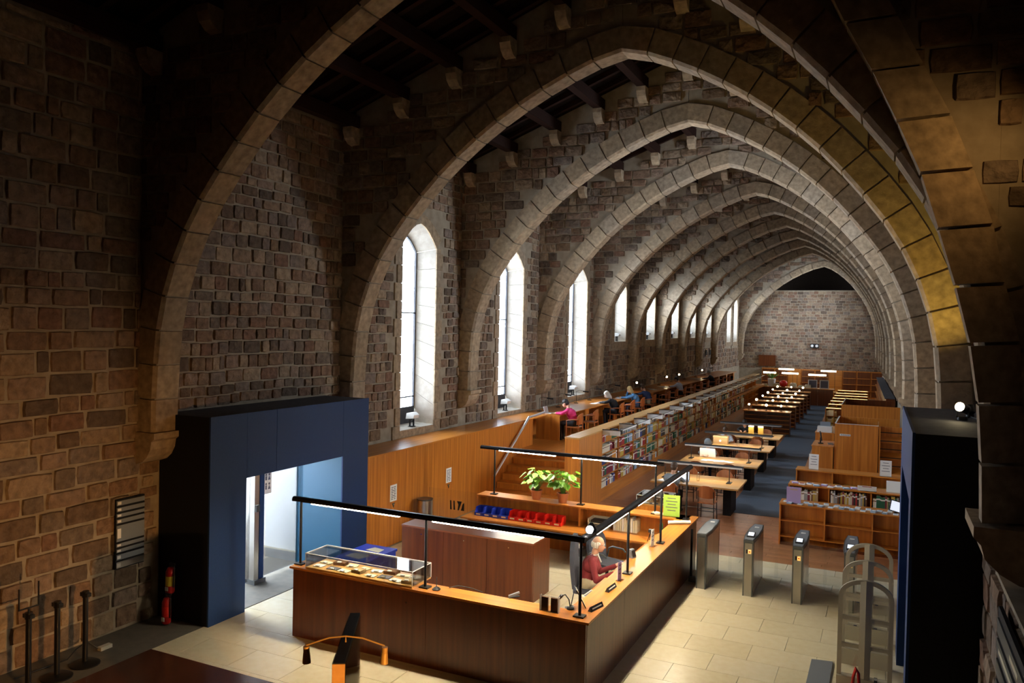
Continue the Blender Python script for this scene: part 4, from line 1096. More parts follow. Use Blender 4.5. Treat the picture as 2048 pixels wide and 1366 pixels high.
# ------------------------------------------------------------------ raised reading gallery along the windows
PZ = 1.22      # platform level
DZ = 2.0       # desk level
def gallery():
    w = thing('wood_panelling', 'orange wood panelling with vertical joints below the first windows', 'panelling', (-9.4, 12.93, 0))
    n = 9; L = 21.35-12.93
    for i in range(n):
        part('panel', MB().box(-.03, 0, L*i/n+.002, L*(i+1)/n-.002, 0, DZ-.03), 'cherry', w)
    g = thing('window_ledge', 'long wooden ledge running below the windows', 'ledge', (XL+.05, 12.93, DZ-.03))
    part('ledge_board', MB().box(0, .91, 0, L+1.1, 0, .03), 'cherry_y', g)
    p = MB().box(XL+.05, -7.27, 20.6, 54.5, PZ-.12, PZ)
    pl = struct('floor_gallery', p, 'cherry_y', label='raised wooden platform along the windows')
    part('platform_side', MB().box(XL+.05, -7.27, 54.4, 54.5, 0, PZ-.12), 'cherry', pl)
    s = thing('staircase', 'orange wooden steps rising to the window gallery', 'stairs', (-9.38, 18.35, 0))
    for i in range(7):
        h = PZ*(i+1)/7
        st = part('step', MB().box(0, 2.1, .32*i, 2.3, PZ*i/7+(.0 if i else 0), h-.03), 'cherry', s)
        part('tread', MB().box(0, 2.1, .32*i-.02, .32*(i+1)+.0, h-.03, h), 'cherry_x', st)
    r = thing('handrail', 'slanted steel handrail on the panelling beside the steps', 'handrail', (-9.3, 18.66, 0))
    part('rail', MB().tube([(0, 0, .73), (0, 2.18, 2.08), (0, 2.9, 2.1), (0, 3.3, 2.12)], .034, 12), 'satin_steel', r, 50)
    for y, z in ((.25, .885), (1.2, 1.47), (2.1, 2.03)):
        part('bracket', MB().tube([(0, y, z-.02), (-.03, y, z-.07), (-.1, y, z-.07)], .01), 'steel', r, 50)
    # wall notices on the panelling
    for y, lab in ((13.94, 'white text notice on the panelling nearer the blue box'), (16.28, 'white text notice on the panelling nearer the steps')):
        t = thing('wall_notice', lab, 'sign', (-9.4, y, .93))
        part('sheet', MB().box(.001, .006, 0, .25, 0, .35), 'paper', t)
        for i in range(8): part('text_line', MB().box(.006, .0075, .04, .1+.02*(i % 3), .04+.036*i, .055+.036*i).box(.006, .0075, .14, .2+.01*(i % 2), .04+.036*i, .055+.036*i), 'paper_ink', t)
        q = thing('switch_plate', 'small grey triangular plate under the notice nearer the %s' % ('blue box' if y < 15 else 'steps'), 'plate', (-9.4, y+.08, .79))
        part('plate', MB().prism([(0, .1), (.1, .1), (.05, 0)], .001, .012, lambda u, v, w_: (w_, u, v)), 'steel_dark', q)
        part('stud', MB().cyl((.012, .05, .07), (.018, .05, .07), .014, n=8), 'steel', q)
    # desks on the platform
    d = thing('gallery_desk', 'very long wooden reading desk under the windows', 'desk', (XL+.05, 22.5, PZ))
    part('desk_top', MB().box(0, 1.3, 0, 31.5, DZ-PZ-.03, DZ-PZ), 'cherry_y', d)
    part('end_panel', MB().box(.5, 1.28, 0, .04, 0, DZ-PZ-.03), 'cherry', d)
    for y in (2.3, 5.35, 7.9, 10.4, 12.7, 15.2, 17.7, 20.2, 22.7, 25.2, 27.7, 30.2):
        p = part('pedestal', MB().box(.85, 1.28, y, y+.36, 0, DZ-PZ-.03), 'cherry', d)
        for z in (.12, .36): part('cubby_shade', MB().box(.9, 1.285, y-.004, y, z, z+.18), 'black_panel', p)  # flat black plates paint the shade inside open cubbies
    part('back_board', MB().box(0, .05, 0, 31.5, .0, DZ-PZ-.03), 'cherry', d)
gallery()
def wood_chair(loc, rz, label, group, arms=True):
    """faces +x"""
    t = thing('wooden_chair', label, 'chair', loc, rz, group)
    part('seat', MB().prism([(-.2, -.19), (.18, -.22), (.23, -.15), (.23, .15), (.18, .22), (-.2, .19)], .42, .455, lambda u, v, w: (u, v, w)), 'chair_wood', t)
    b = MB(); n = 6
    for i in range(n):
        a0, a1 = -1+2*i/n, -1+2*(i+1)/n
        f = lambda a, z: (-.21+.07*abs(a)**2-.07*(z-.5)*1.0, .22*a, z)
        tz = lambda a: .86-.10*abs(a)**3
        b.hexa([f(a0, .52), f(a1, .52), (f(a1, .52)[0]-.02, .22*a1, .52), (f(a0, .52)[0]-.02, .22*a0, .52), f(a0, tz(a0)), f(a1, tz(a1)), (f(a1, tz(a1))[0]-.02, .22*a1, tz(a1)), (f(a0, tz(a0))[0]-.02, .22*a0, tz(a0))])
    part('backrest', b, 'chair_wood', t)
    for x, y, tx in ((-.19, -.17, -.23), (-.19, .17, -.23), (.19, -.18, .2), (.19, .18, .2)):
        part('leg', MB().cyl((tx, y*1.05, 0), (x, y, .425), .014, .017, 8), 'chair_wood', t, 40)
    for s in (-1, 1): part('back_post', MB().cyl((-.19, s*.17, .44), (-.2, s*.2, .7), .014, n=8), 'chair_wood', t, 40)
    if arms:
        for s in (-1, 1): part('armrest', MB().tube([(-.2, s*.22, .68), (0, s*.25, .67), (.17, s*.24, .64), (.18, s*.22, .45)], .017), 'chair_wood', t, 50)
    return t
def metal_chair(loc, rz, label, group):
    t = thing('reading_chair', label, 'chair', loc, rz, group)
    part('seat', MB().prism([(-.2, -.2), (.2, -.21), (.23, 0), (.2, .21), (-.2, .2)], .43, .455, lambda u, v, w: (u, v, w)), 'chair_wood', t)
    b = MB(); n = 6
    for i in range(n):
        a0, a1 = -1+2*i/n, -1+2*(i+1)/n; tz = lambda a: .88-.12*abs(a)**3; bz = lambda a: .56+.04*abs(a)**3
        X = lambda a, z: -.2+.05*a*a-.1*(z-.5)
        b.hexa([(X(a0, bz(a0)), .22*a0, bz(a0)), (X(a1, bz(a1)), .22*a1, bz(a1)), (X(a1, bz(a1))-.018, .22*a1, bz(a1)), (X(a0, bz(a0))-.018, .22*a0, bz(a0)), (X(a0, tz(a0)), .22*a0, tz(a0)), (X(a1, tz(a1)), .22*a1, tz(a1)), (X(a1, tz(a1))-.018, .22*a1, tz(a1)), (X(a0, tz(a0))-.018, .22*a0, tz(a0))])
    part('backrest', b, 'chair_wood', t)
    for s in (-1, 1):
        part('leg', MB().tube([(.2, s*.2, 0), (.19, s*.19, .43)], .011), 'black_metal', t, 40)
        part('leg', MB().tube([(-.22, s*.2, 0), (-.19, s*.19, .45), (-.24, s*.19, .75)], .011), 'black_metal', t, 40)
    part('stretcher', MB().tube([(-.2, -.19, .25), (.195, -.19, .25), (.195, .19, .25), (-.2, .19, .25), (-.2, -.19, .25)], .008), 'black_metal', t, 40)
    return t
GCH = [(22.75, 'wooden armchair at the gallery desk used by the reader in pink'), (24.2, 'empty wooden armchair at the gallery desk between the pink and white-haired readers'), (26.95, 'wooden armchair at the gallery desk under the white-haired reader in black'), (28.3, 'empty wooden armchair between the two fair-haired readers'), (29.6, 'wooden armchair under the fair-haired reader in light blue'), (31.25, 'wooden armchair under the dark-haired reader in navy'), (36.6, 'wooden armchair under the reader in a white shirt'), (44.0, 'wooden armchair under the distant reader in black')]
for y, lab in GCH:
    wood_chair((-8.62, y, PZ), PI, lab, 'wooden armchairs along the gallery desk')
for i, y in enumerate((33.6, 35.0, 38.6, 40.2, 41.8, 46.0, 48.0)):
    wood_chair((-8.62, y, PZ), PI, 'empty wooden armchair far along the gallery desk, %s from the reader in navy' % ORD[i], 'wooden armchairs along the gallery desk')
def gallery_lamps():
    for i, (y, lit) in enumerate(((23.2, 0), (24.8, 0), (26.5, 0), (27.9, 0), (30.2, 0), (32.7, 1), (35.3, 0), (37.8, 1), (40.3, 1), (43.2, 0), (45.9, 1), (48.5, 0))):
        t = thing('desk_lamp', 'slender dark desk lamp on the gallery desk, %s from the steps%s' % (ORD[i], ', switched on' if lit else ''), 'lamp', (-10.0, y, DZ), 0, 'slender lamps on the gallery desk')
        part('base', MB().cyl((0, 0, 0), (0, 0, .02), .08, n=14), 'black_metal', t, 40)
        part('stem', MB().cyl((0, 0, .02), (0, 0, .42), .006, n=6), 'black_metal', t)
        part('arm', MB().tube([(0, 0, .42), (.1, .05, .46), (.3, .1, .43)], .006, 6), 'black_metal', t, 50)
        h = part('head', MB().cyl((.22, .08, .43), (.42, .14, .41), .025, n=8), 'black_metal', t, 40)
        if lit: part('bulb', MB().ball((.36, .12, .40), .045, 10, 6), 'bulb_warm', h, 60)
    for i in range(8):
        y0, y1, z0, z1 = WINDOWS[i]
        t = thing('floodlight', 'white and black floodlight on the sill of the %s window from the entrance' % ORD[i], 'lamp', (-10.48, (y0+y1)/2, z0+.005), 0, 'floodlights on the window sills')
        part('base', MB().box(-.06, .06, -.08, .08, 0, .02), 'black_plastic', t)
        part('yoke', MB().box(-.02, .02, -.09, -.075, .02, .2).box(-.02, .02, .075, .09, .02, .2), 'black_plastic', t)
        part('housing', MB().obox((0, 0, .22), (.13, .16, .1), (0, -.6, .3)), 'black_plastic', t)
        part('visor', MB().prism([(-.1, .2), (.12, .22), (.14, .3), (.05, .36), (-.08, .34)], -.12, .12, lambda u, v, w: (u, w, v)), 'white_plastic', t)
gallery_lamps()

# ------------------------------------------------------------------ books
BM = {}
def book_mesh(col):
    if col not in BM:
        b = MB(); b.mi = 0; b.hexa([(-.5, 0, 0), (.5, 0, 0), (.5, 1, 0), (-.5, 1, 0), (-.5, 0, 1), (.5, 0, 1), (.5, 1, 1), (-.5, 1, 1)])
        b.mi = 1; b.box(-.4, .4, .04, .98, .98, 1.002)
        b.mi = 2; b.box(-.502, .502, -.004, 0, .68, .8)
        BM[col] = b.mesh('book', ['book '+col, 'paper_cream', 'paper' if col not in ('white', 'cream') else 'book brown'])
    return BM[col]
NBOOK = [0]
def fill_shelf(M4, length, hmax, rnd, make, joined, palette=None, dens=.93, tr=(.03, .075), runs=(1, 1, 2, 3, 5, 7)):
    """books standing along local +x of M4, spines towards local -y"""
    x = .01; cols = palette or list(BOOKC); i = 0
    col = rnd.choice(cols); run = 0
    while x < length-.03:
        if run <= 0:
            col = rnd.choice(cols); run = rnd.choice(runs); th = rnd.uniform(*tr); h = rnd.uniform(.62, .95)*hmax
        run -= 1
        if rnd.random() > dens: x += rnd.uniform(.05, .25); continue
        t = th*rnd.uniform(.85, 1.15); dep = rnd.uniform(.15, .2)
        if x+t > length: break
        m = M4 @ Matrix.Translation((x+t/2, 0, 0)) @ Matrix.Diagonal((t*.96, dep, h*rnd.uniform(.97, 1.03), 1))
        if make is not None:
            o = link('book', book_mesh(col)); o.matrix_world = m; lab = make(i, col, t)
            tag(o, lab[0], 'book', lab[1]); NBOOK[0] += 1
        else:
            k = len(joined.v); me = book_mesh(col); base = list(BOOKC).index(col)
            joined.v += [tuple(m@v.co) for v in me.vertices]
            for f in me.polygons:
                joined.f.append(tuple(k+q for q in f.vertices)); joined.m.append(base if f.material_index == 0 else len(BOOKC))
        x += t; i += 1
    return i
BOOKSLOTS = ['book '+k for k in BOOKC]+['paper_cream']
def long_bookcase():
    ang = .0175
    t = thing('long_bookcase', 'very long wooden bookcase full of books dividing gallery and tables', 'bookcase', (-6.87, 18.5, 0), ang)
    L = 35.0; H = 1.95; D = .38; z0 = .34; nb = 21; y0 = 1.85; bw = 1.57; rh = .314
    part('end_panel', MB().box(-D, 0, 0, .04, 0, H-.04), 'cherry', t)
    part('plain_side', MB().box(-.04, 0, .04, y0, 0, H-.04), 'cherry', t)
    part('back_panel', MB().box(-D, -D+.04, .04, L, 0, H-.04), 'cherry', t)
    part('ledge', MB().box(-D-.01, .0, -.01, L, H-.04, H), 'beech_y', t, label='pale wooden ledge along the top')
    part('plinth', MB().box(-.28, 0, y0, L, 0, z0-.03), 'cherry_y', t)
    c = Matrix.Translation((-6.87, 18.5, 0)) @ Matrix.Rotation(ang, 4, 'Z')
    joined = MB(); rnd = random.Random(5)
    nmade = 0
    for b in range(nb):
        ya = y0+bw*b
        if ya > L-.3: break
        yb = min(ya+bw, L)
        part('divider', MB().box(-.28, .0, ya-.015, ya+.015, z0-.03, H-.04), 'cherry', t)
        for r in range(5):
            z = z0+rh*r
            part('shelf_board', MB().box(-.28, .0, ya+.015, yb-.015, z-.022, z), 'cherry_y', t)
            # local +x of the shelf runs along +y, spines face +x of the bookcase
            M4 = c @ Matrix.Translation((-.02, ya+.02, z)) @ Matrix(((0, -1, 0, 0), (1, 0, 0, 0), (0, 0, 1, 0), (0, 0, 0, 1)))
            if b < 4 and nmade < 215:
                row = ['bottom', 'second lowest', 'middle', 'second highest', 'top'][r]
                bay = ORD[b]
                nmade += fill_shelf(M4, yb-ya-.04, rh-.03, rnd, lambda i, col, th: ('%s %s book, %s on the %s shelf, %s bay of the long bookcase' % ('thick' if th > .07 else 'slim', col, ordn(i), row, bay), 'books in the long bookcase'), joined, dens=.96, tr=(.045, .10))
            elif b < 17:
                fill_shelf(M4, yb-ya-.04, rh-.03, rnd, None, joined, dens=.95 if b < 9 else .8, tr=(.045, .10))
        # lamp canopy: bracket, pane
        if b < 20:
            br = part('canopy_bracket', MB().box(0, .52, ya-.012, ya+.012, H+.0, H+.02), 'black_metal', t)
            part('canopy_pane', MB().box(.0, .50, ya+.02, ya+.03, H-.14, H), 'white_plastic', br)
            part('canopy_rail', MB().box(.50, .53, ya, ya+bw, H-.01, H+.025), 'black_metal', t)
            part('rail_tube', MB().box(.53, .545, ya+.1, ya+bw-.1, H-.008, H+.022), 'white_plastic', t)
    o = link('shelved_books', joined.mesh('shelved_books', BOOKSLOTS, fix=False)); o['kind'] = 'stuff'
    o['label'] = 'the many further books standing in the long bookcase'; o['category'] = 'books'
    s = thing('light_switch', 'small pale switch plate on the end of the long bookcase', 'switch', (-6.868, 19.4, 1.25), ang)
    part('plate', MB().box(.001, .01, 0, .12, 0, .08), 'white_plastic', s); part('rocker', MB().box(.01, .016, .02, .05, .02, .06), 'white_plastic', s)
long_bookcase()

# ------------------------------------------------------------------ reading tables
def tables():
    TX = [(-5.48, -3.25, 20.08), (-5.57, -3.3, 23.6), (-5.65, -3.39, 26.95), (-5.73, -3.47, 30.2)]
    for k, (xa, xb, y) in enumerate(TX):
        nm = ['nearest the entrance', 'second from the entrance', 'third from the entrance', 'fourth from the entrance'][k]
        t = thing('reading_table', 'long wooden reading table with black trestle ends, %s' % nm, 'table', (xa, y, 0), .012, 'long reading tables')
        L = xb-xa; D = 1.5
        part('table_top', MB().box(0, L, 0, D, .72, .76), 'beech_x', t)
        for x in (.22, L-.42):
            part('trestle', MB().box(x, x+.2, .35, D-.35, 0, .72), 'black_panel', t)
        part('beam', MB().box(.4, L-.4, D/2-.03, D/2+.03, .62, .72), 'black_metal', t)
        part('footrest', MB().cyl((.3, .4, .12), (L-.3, .4, .12), .012, n=8), 'steel', t)
        lp = thing('table_lamp_bar', 'long lamp bar on two black posts over the table %s' % nm, 'lamp', (xa, y+D/2, .76), .012, 'lamp bars on the reading tables')
        part('bar', MB().prism([(-.09, .40), (-.09, .43), (.0, .46), (.09, .43), (.09, .40)], 0, L, lambda u, v, q: (q, u, v)), 'steel_dark', lp)
        part('front_reflection', MB().box(.02, L-.02, -.1, -.085, .385, .425), 'white_plastic' if k < 2 else 'grey_plastic', lp)  # white or grey stands for the light reflected along the bar front
        part('tube_light', MB().box(.1, L-.1, -.05, .05, .39, .399), 'tube_table', lp)
        for x in (.2, L-.35):
            p = part('post', MB().cyl((x, 0, .015), (x, 0, .4), .012, n=8), 'black_metal', lp, 40)
            part('foot_plate', MB().box(x-.06, x+.06, -.14, .14, 0, .015), 'black_metal', p)
        for j, x in enumerate((.6, 1.55)):
            metal_chair((xa+x, y-.22 if not (k == 0 and j == 1) else y-.3, 0), PI/2, 'brown-backed chair on the near side of the table %s, %s' % (nm, 'bookcase end' if j == 0 else 'aisle end'), 'chairs around the reading tables')
            metal_chair((xa+x, y+D+.25, 0), -PI/2, 'brown-backed chair on the far side of the table %s, %s' % (nm, 'bookcase end' if j == 0 else 'aisle end'), 'chairs around the reading tables')
    # what lies on the tables
    def sheets(x, y, n, lab):
        for i in range(n):
            one('paper_sheet', MB().obox((0, 0, .003), (.21, .29, .004)), 'paper', '%s, %s of the spread' % (lab, ORD[i]), 'paper', lab, loc=(x+.17*i, y+.05*(i % 2), .762+.004*(i % 2)), rz=.3*i-.2)
    sheets(-5.2, 20.35, 2, 'white sheet beside the reader in grey at the first table')
    sheets(-4.9, 24.15, 5, 'white sheet before the hooded reader at the second table')
    t = thing('laptop', 'open laptop with a bluish screen before the reader in grey', 'laptop', (-4.72, 20.5, .76), .15)
    part('keyboard', MB().box(-.16, .16, -.11, .11, 0, .018), 'grey_plastic', t)
    part('lid', MB().obox((0, .15, .12), (.32, .012, .23), (-.25, 0, 0)), 'black_plastic', t)
    part('display', MB().obox((0, .142, .12), (.29, .004, .2), (-.25, 0, 0)), 'screen', t)
    t = thing('open_book', 'large open white book propped before the hooded reader', 'book', (-4.95, 24.75, .76))
    part('cover', MB().obox((-.12, 0, .14), (.24, .02, .3), (.3, 0, .1)).obox((.12, 0, .14), (.24, .02, .3), (.3, 0, -.1)), 'paper', t)
    part('pages', MB().obox((-.12, -.016, .145), (.22, .012, .27), (.3, 0, .1)).obox((.12, -.016, .145), (.22, .012, .27), (.3, 0, -.1)), 'paper', t)
    t = thing('cardboard_box', 'orange-brown archive box on the third table', 'box', (-5.15, 28.0, .76))
    part('body', MB().box(-.24, .24, -.15, .15, 0, .26), 'book tan', t); part('lid', MB().box(-.25, .25, -.16, .16, .22, .28), 'book tan', t)
    part('label_patch', MB().cyl((0, -.152, .12), (0, -.162, .12), .04, n=12), 'paper', t)
    t = thing('water_bottle', 'small clear plastic water bottle on the first table', 'bottle', (-4.38, 20.75, .76))
    part('body', MB().lathe([(.035, 0), (.038, .05), (.035, .13), (.014, .18), (.014, .2)], n=12), 'acrylic', t, 40)
    part('cap', MB().cyl((0, 0, .2), (0, 0, .215), .016), 'white_plastic', t, 40)
    t = thing('water_bottle', 'small clear plastic water bottle on the third table', 'bottle', (-4.5, 27.6, .76))
    part('body', MB().lathe([(.035, 0), (.038, .05), (.035, .13), (.014, .18), (.014, .2)], n=12), 'acrylic', t, 40)
    part('cap', MB().cyl((0, 0, .2), (0, 0, .215), .016), 'white_plastic', t, 40)
    for i, x in enumerate((-4.6, -4.25)):
        t = thing('archive_tube', 'yellow upright archive box on the fourth table, %s' % ('nearer the bookcase' if i == 0 else 'nearer the aisle'), 'box', (x, 31.1, .76))
        part('body', MB().box(-.09, .09, -.08, .08, 0, .32), 'book ochre', t); part('lid', MB().box(-.095, .095, -.085, .085, .3, .35), 'book cream', t)
    # display case near the counter end
    b = thing('case_pedestal', 'orange wooden pedestal under the acrylic case by the tables', 'pedestal', (-4.92, 16.95, 0))
    part('body', MB().box(0, .72, 0, .62, 0, .8), 'cherry', b); part('top_board', MB().box(-.01, .73, -.01, .63, .8, .83), 'cherry_x', b)
    display_case('display_case', 'small clear acrylic display case on a wooden pedestal by the tables', (-4.92, 16.95, .83), .72, .62, .2, 9, 6)
    one('shell_pile', MB().ball((0, 0, .03), (.07, .05, .04), 8, 5).ball((.09, .03, .02), (.05, .05, .03), 8, 5).ball((-.08, .04, .02), (.05, .04, .03), 8, 5), 'paper_cream', 'crumpled cream papers on the rear shelf beside the lamp pole', 'papers', loc=(-4.0, 15.25, CT))
tables()

# ------------------------------------------------------------------ low shelves by the aisle
def low_shelves():
    SH = [(-2.06, .75, 18.3, 'nearest the gates with empty shelves'), (-2.13, .62, 20.72, 'in the middle with a row of books'), (-2.19, .55, 23.1, 'farthest from the gates')]
    H = .92
    for k, (xa, xb, y, nm) in enumerate(SH):
        t = thing('low_bookshelf', 'low wide orange bookshelf %s' % nm, 'bookshelf', (xa, y, 0), 0, 'low bookshelves beside the aisle')
        L = xb-xa; D = .55
        part('top_board', MB().box(-.01, L, -.02, D, H-.03, H), 'cherry_x', t)
        part('end_panel', MB().box(0, .03, 0, D, 0, H-.03), 'cherry', t)
        part('back_panel', MB().box(.03, L, .26, .29, 0, H-.03), 'cherry', t)
        for j in range(1, 4):
            x = .94*j-.02
            if x < L: part('divider', MB().box(x, x+.03, .01, .26, .18, H-.03), 'cherry', t)
        for j in range(3):
            a, b = (.94*j+.01 if j else .03), min(.94*(j+1)-.02, L)
            for z in (.2, .55): part('shelf_board', MB().box(a, b, .005, .26, z-.02, z), 'cherry_x', t)
        part('plinth', MB().box(.03, L, .03, .05, 0, .06), 'walnut', t)
    rnd = random.Random(11)
    xa, xb, y, nm = SH[1]
    secs = ['first', 'second', 'third']
    for j in range(3):
        a, b = xa+(.94*j+.03), min(xa+.94*(j+1)-.03, xb)
        M4 = Matrix.Translation((a, y+.02, .55))
        fill_shelf(M4, b-a-(.2 if j == 0 else .06), .33, rnd, lambda i, col, th: ('%s %s book, %s in the %s section of the middle low bookshelf' % ('thick' if th > .055 else 'slim', col, ordn(i), secs[j]), 'books in the middle low bookshelf'), None, ['cream', 'brown', 'grey', 'white', 'crimson', 'black', 'tan', 'ochre', 'dark green', 'maroon'], 1.0, (.024, .05), (1, 1, 2))
    kinds = ['white leaflet stack', 'blue printed leaflet stack', 'white brochure stack', 'white booklet stack', 'white folded leaflet stack', 'pale blue brochure stack']
    mats = ['paper', 'book pale blue', 'paper', 'paper', 'paper', 'book pale blue']
    for i in range(22):
        x = -1.95+.105*i; yy = 18.38 if i % 2 else 18.55
        t = thing('leaflet_stack', '%s on the nearest low bookshelf, %s from its aisle end' % (kinds[i % 6], ordn(i)), 'leaflets', (x, yy, H), rnd.uniform(-.25, .25), 'leaflets on the nearest low bookshelf')
        part('stack', MB().box(-.05, .05, -.08, .08, 0, .012+.012*(i % 3)), mats[i % 6], t)
        part('cover_print', MB().box(-.035, .035, -.02, .06, .012+.012*(i % 3), .0135+.012*(i % 3)), 'book pale blue' if mats[i % 6] == 'paper' else 'paper', t)
    for i in range(11):
        x = -2.0+.17*i; yy = 20.85 if i % 2 else 20.98
        t = thing('leaflet_stack', '%s on the middle low bookshelf, %s from its aisle end' % (kinds[(i*5+3) % 6], ordn(i)), 'leaflets', (x, yy, H), rnd.uniform(-.25, .25), 'leaflets on the middle low bookshelf')
        part('stack', MB().box(-.07, .07, -.1, .1, 0, .02), ['lilac_paper', 'paper', 'paper', 'book pale blue'][i % 4], t)
        part('cover_print', MB().box(-.05, .05, -.02, .08, .02, .0215), ['paper', 'book crimson', 'book navy blue', 'paper'][i % 4], t)
    for i in range(5):
        one('yellow_folder', MB().box(-.15, .15, -.09, .09, 0, .03), 'book ochre', 'flat yellowish folder inside the farthest low bookshelf, %s from the aisle' % ORD[i], 'folder', 'folders on the farthest low bookshelf', loc=(-1.2+.38*i, 23.2, .552))
    card('poster_card', 'upright lilac poster at the aisle end of the nearest low bookshelf', (-1.78, 18.42, H), 0, .3, .36, 'lilac_paper', lines=1, ink='book ochre', stand='acrylic')
    card('shelf_sign', 'small wide sign with a crimson mark on the middle low bookshelf', (-.35, 20.78, H), 0, .42, .12, 'paper', lines=1, ink='book crimson', stand='acrylic')
    card('shelf_sign', 'white notice at the aisle end of the farthest low bookshelf', (-1.75, 23.3, H), 0, .25, .42, 'paper', lines=4, stand='acrylic')
    card('shelf_sign', 'white notice on the farthest low bookshelf beside the blue tower', (.05, 23.2, H), 0, .28, .42, 'paper', lines=4, stand='acrylic')
    t = thing('open_catalogue', 'big white open catalogue on the middle low bookshelf near the tower', 'book', (.25, 20.95, H))
    part('pages', MB().obox((0, .05, .12), (.36, .02, .3), (-.6, 0, 0)), 'paper', t); part('stand', MB().box(-.18, .18, -.08, .2, 0, .02), 'white_plastic', t)
    t = thing('tablet', 'black tablet with a bright screen at the tower end of the nearest low bookshelf', 'tablet', (.28, 18.5, H), .25)
    part('frame', MB().obox((0, 0, .15), (.3, .015, .24), (-.3, .25, 0)), 'black_plastic', t); part('display', MB().obox((0, -.01, .15), (.26, .004, .2), (-.3, .25, 0)), 'screen', t)
    part('stand', MB().obox((0, .06, .08), (.06, .012, .2), (.5, 0, 0)), 'black_plastic', t)
low_shelves()

def cabinets():
    t = thing('wood_carrel', 'tall orange wooden carrel with pale top edges behind the low bookshelves', 'carrel', (-1.45, 27.35, 0))
    L, D, H = 1.27, 2.45, 1.8
    part('front_panel', MB().box(0, L, 0, .03, 0, H), 'cherry', t)
    part('side_panel', MB().box(0, .03, .03, D, 0, H), 'cherry', t)
    part('back_panel', MB().box(0, L+.6, D-.03, D, 0, H), 'cherry', t)
    part('side_panel', MB().box(L-.03, L, .03, D*.6, 0, H), 'cherry', t)
    part('edge_trim', MB().box(-.004, L+.004, -.004, .034, H, H+.012).box(-.004, .034, .03, D, H, H+.012), 'white_plastic', t)
    q = thing('carrel_sign', 'small pale nameplate on the front of the tall carrel', 'sign', (-1.3, 27.345, 1.42))
    part('plate', MB().box(0, .32, -.01, 0, 0, .06), 'paper', q)
    for i in range(5): part('text_mark', MB().box(.03+.055*i, .065+.055*i, -.012, -.01, .018, .042), 'paper_ink', q)
    d = thing('catalogue_desk', 'wooden side desk beside the tall carrel', 'desk', (-2.12, 27.3, 0))
    part('body', MB().box(0, .64, 0, 1.4, 0, 1.02), 'cherry', d); part('desk_top', MB().box(-.02, .65, -.02, 1.42, 1.02, 1.05), 'cherry_y', d)
    c = thing('computer', 'dark computer screen with a keyboard on the side desk', 'computer', (-1.9, 27.9, 1.05), 1.7)
    part('screen_frame', MB().obox((0, 0, .25), (.42, .03, .28), (-.15, 0, 0)), 'black_plastic', c); part('display', MB().obox((0, -.018, .25), (.38, .004, .24), (-.15, 0, 0)), 'steel_dark', c)
    part('stand', MB().box(-.1, .1, -.08, .08, 0, .02).box(-.02, .02, -.01, .03, .02, .2), 'black_plastic', c); part('keyboard', MB().box(-.2, .2, -.38, -.22, 0, .02), 'grey_plastic', c)
    m = thing('magazine_rack', 'orange wooden rack with black rods beside the blue tower', 'rack', (-.15, 27.35, 0))
    part('back_panel', MB().box(0, .75, .45, .48, 0, 1.75), 'cherry', m)
    part('side_panel', MB().box(0, .03, 0, .45, 0, 1.75), 'cherry', m)
    for i in range(6): part('rod', MB().cyl((.03, .08+.05*(i % 2), .3+.26*i), (.75, .08+.05*(i % 2), .3+.26*i), .014, n=8), 'black_metal', m)
    for i in range(3): part('sloping_shelf', MB().obox((.39, .28, .35+.5*i), (.7, .3, .02), (.6, 0, 0)), 'cherry_x', m)
    for i in range(3):
        g = thing('clip_spotlight', 'small chrome clip spotlight on the magazine rack, %s from the floor' % ORD[i], 'lamp', (.52, 27.3, .55+.5*i))
        part('arm', MB().tube([(0, .1, 0), (0, 0, .03), (-.03, -.06, .03)], .008), 'chrome', g, 40); part('shade', MB().cyl((-.02, -.05, .04), (-.06, -.1, .0), .02, .04, 10), 'chrome', g, 40)
    t = thing('wood_carrel', 'second orange wooden carrel farther down the hall', 'carrel', (-1.62, 34.8, 0))
    part('front_panel', MB().box(0, 2.15, 0, .03, 0, 1.8), 'cherry', t); part('side_panel', MB().box(0, .03, .03, 3.2, 0, 1.8), 'cherry', t); part('back_panel', MB().box(0, 2.0, 3.17, 3.2, 0, 1.8), 'walnut', t)
    part('edge_trim', MB().box(-.004, .034, .0, 3.2, 1.8, 1.812), 'white_plastic', t)
    p = thing('printer', 'pale grey printer on the corner of the second side desk', 'printer', (-2.0, 31.3, 1.05))
    part('body', MB().box(-.25, .25, -.2, .2, 0, .2), 'white_plastic', p); part('paper_tray', MB().obox((0, .15, .26), (.36, .02, .2), (-.5, 0, 0)), 'grey_plastic', p)
    d = thing('catalogue_desk', 'wooden side desk under the pale printer', 'desk', (-2.3, 31.0, 0))
    part('body', MB().box(0, .64, 0, 2.4, 0, 1.02), 'cherry', d); part('desk_top', MB().box(-.02, .65, -.02, 2.42, 1.02, 1.05), 'cherry_y', d)
cabinets()

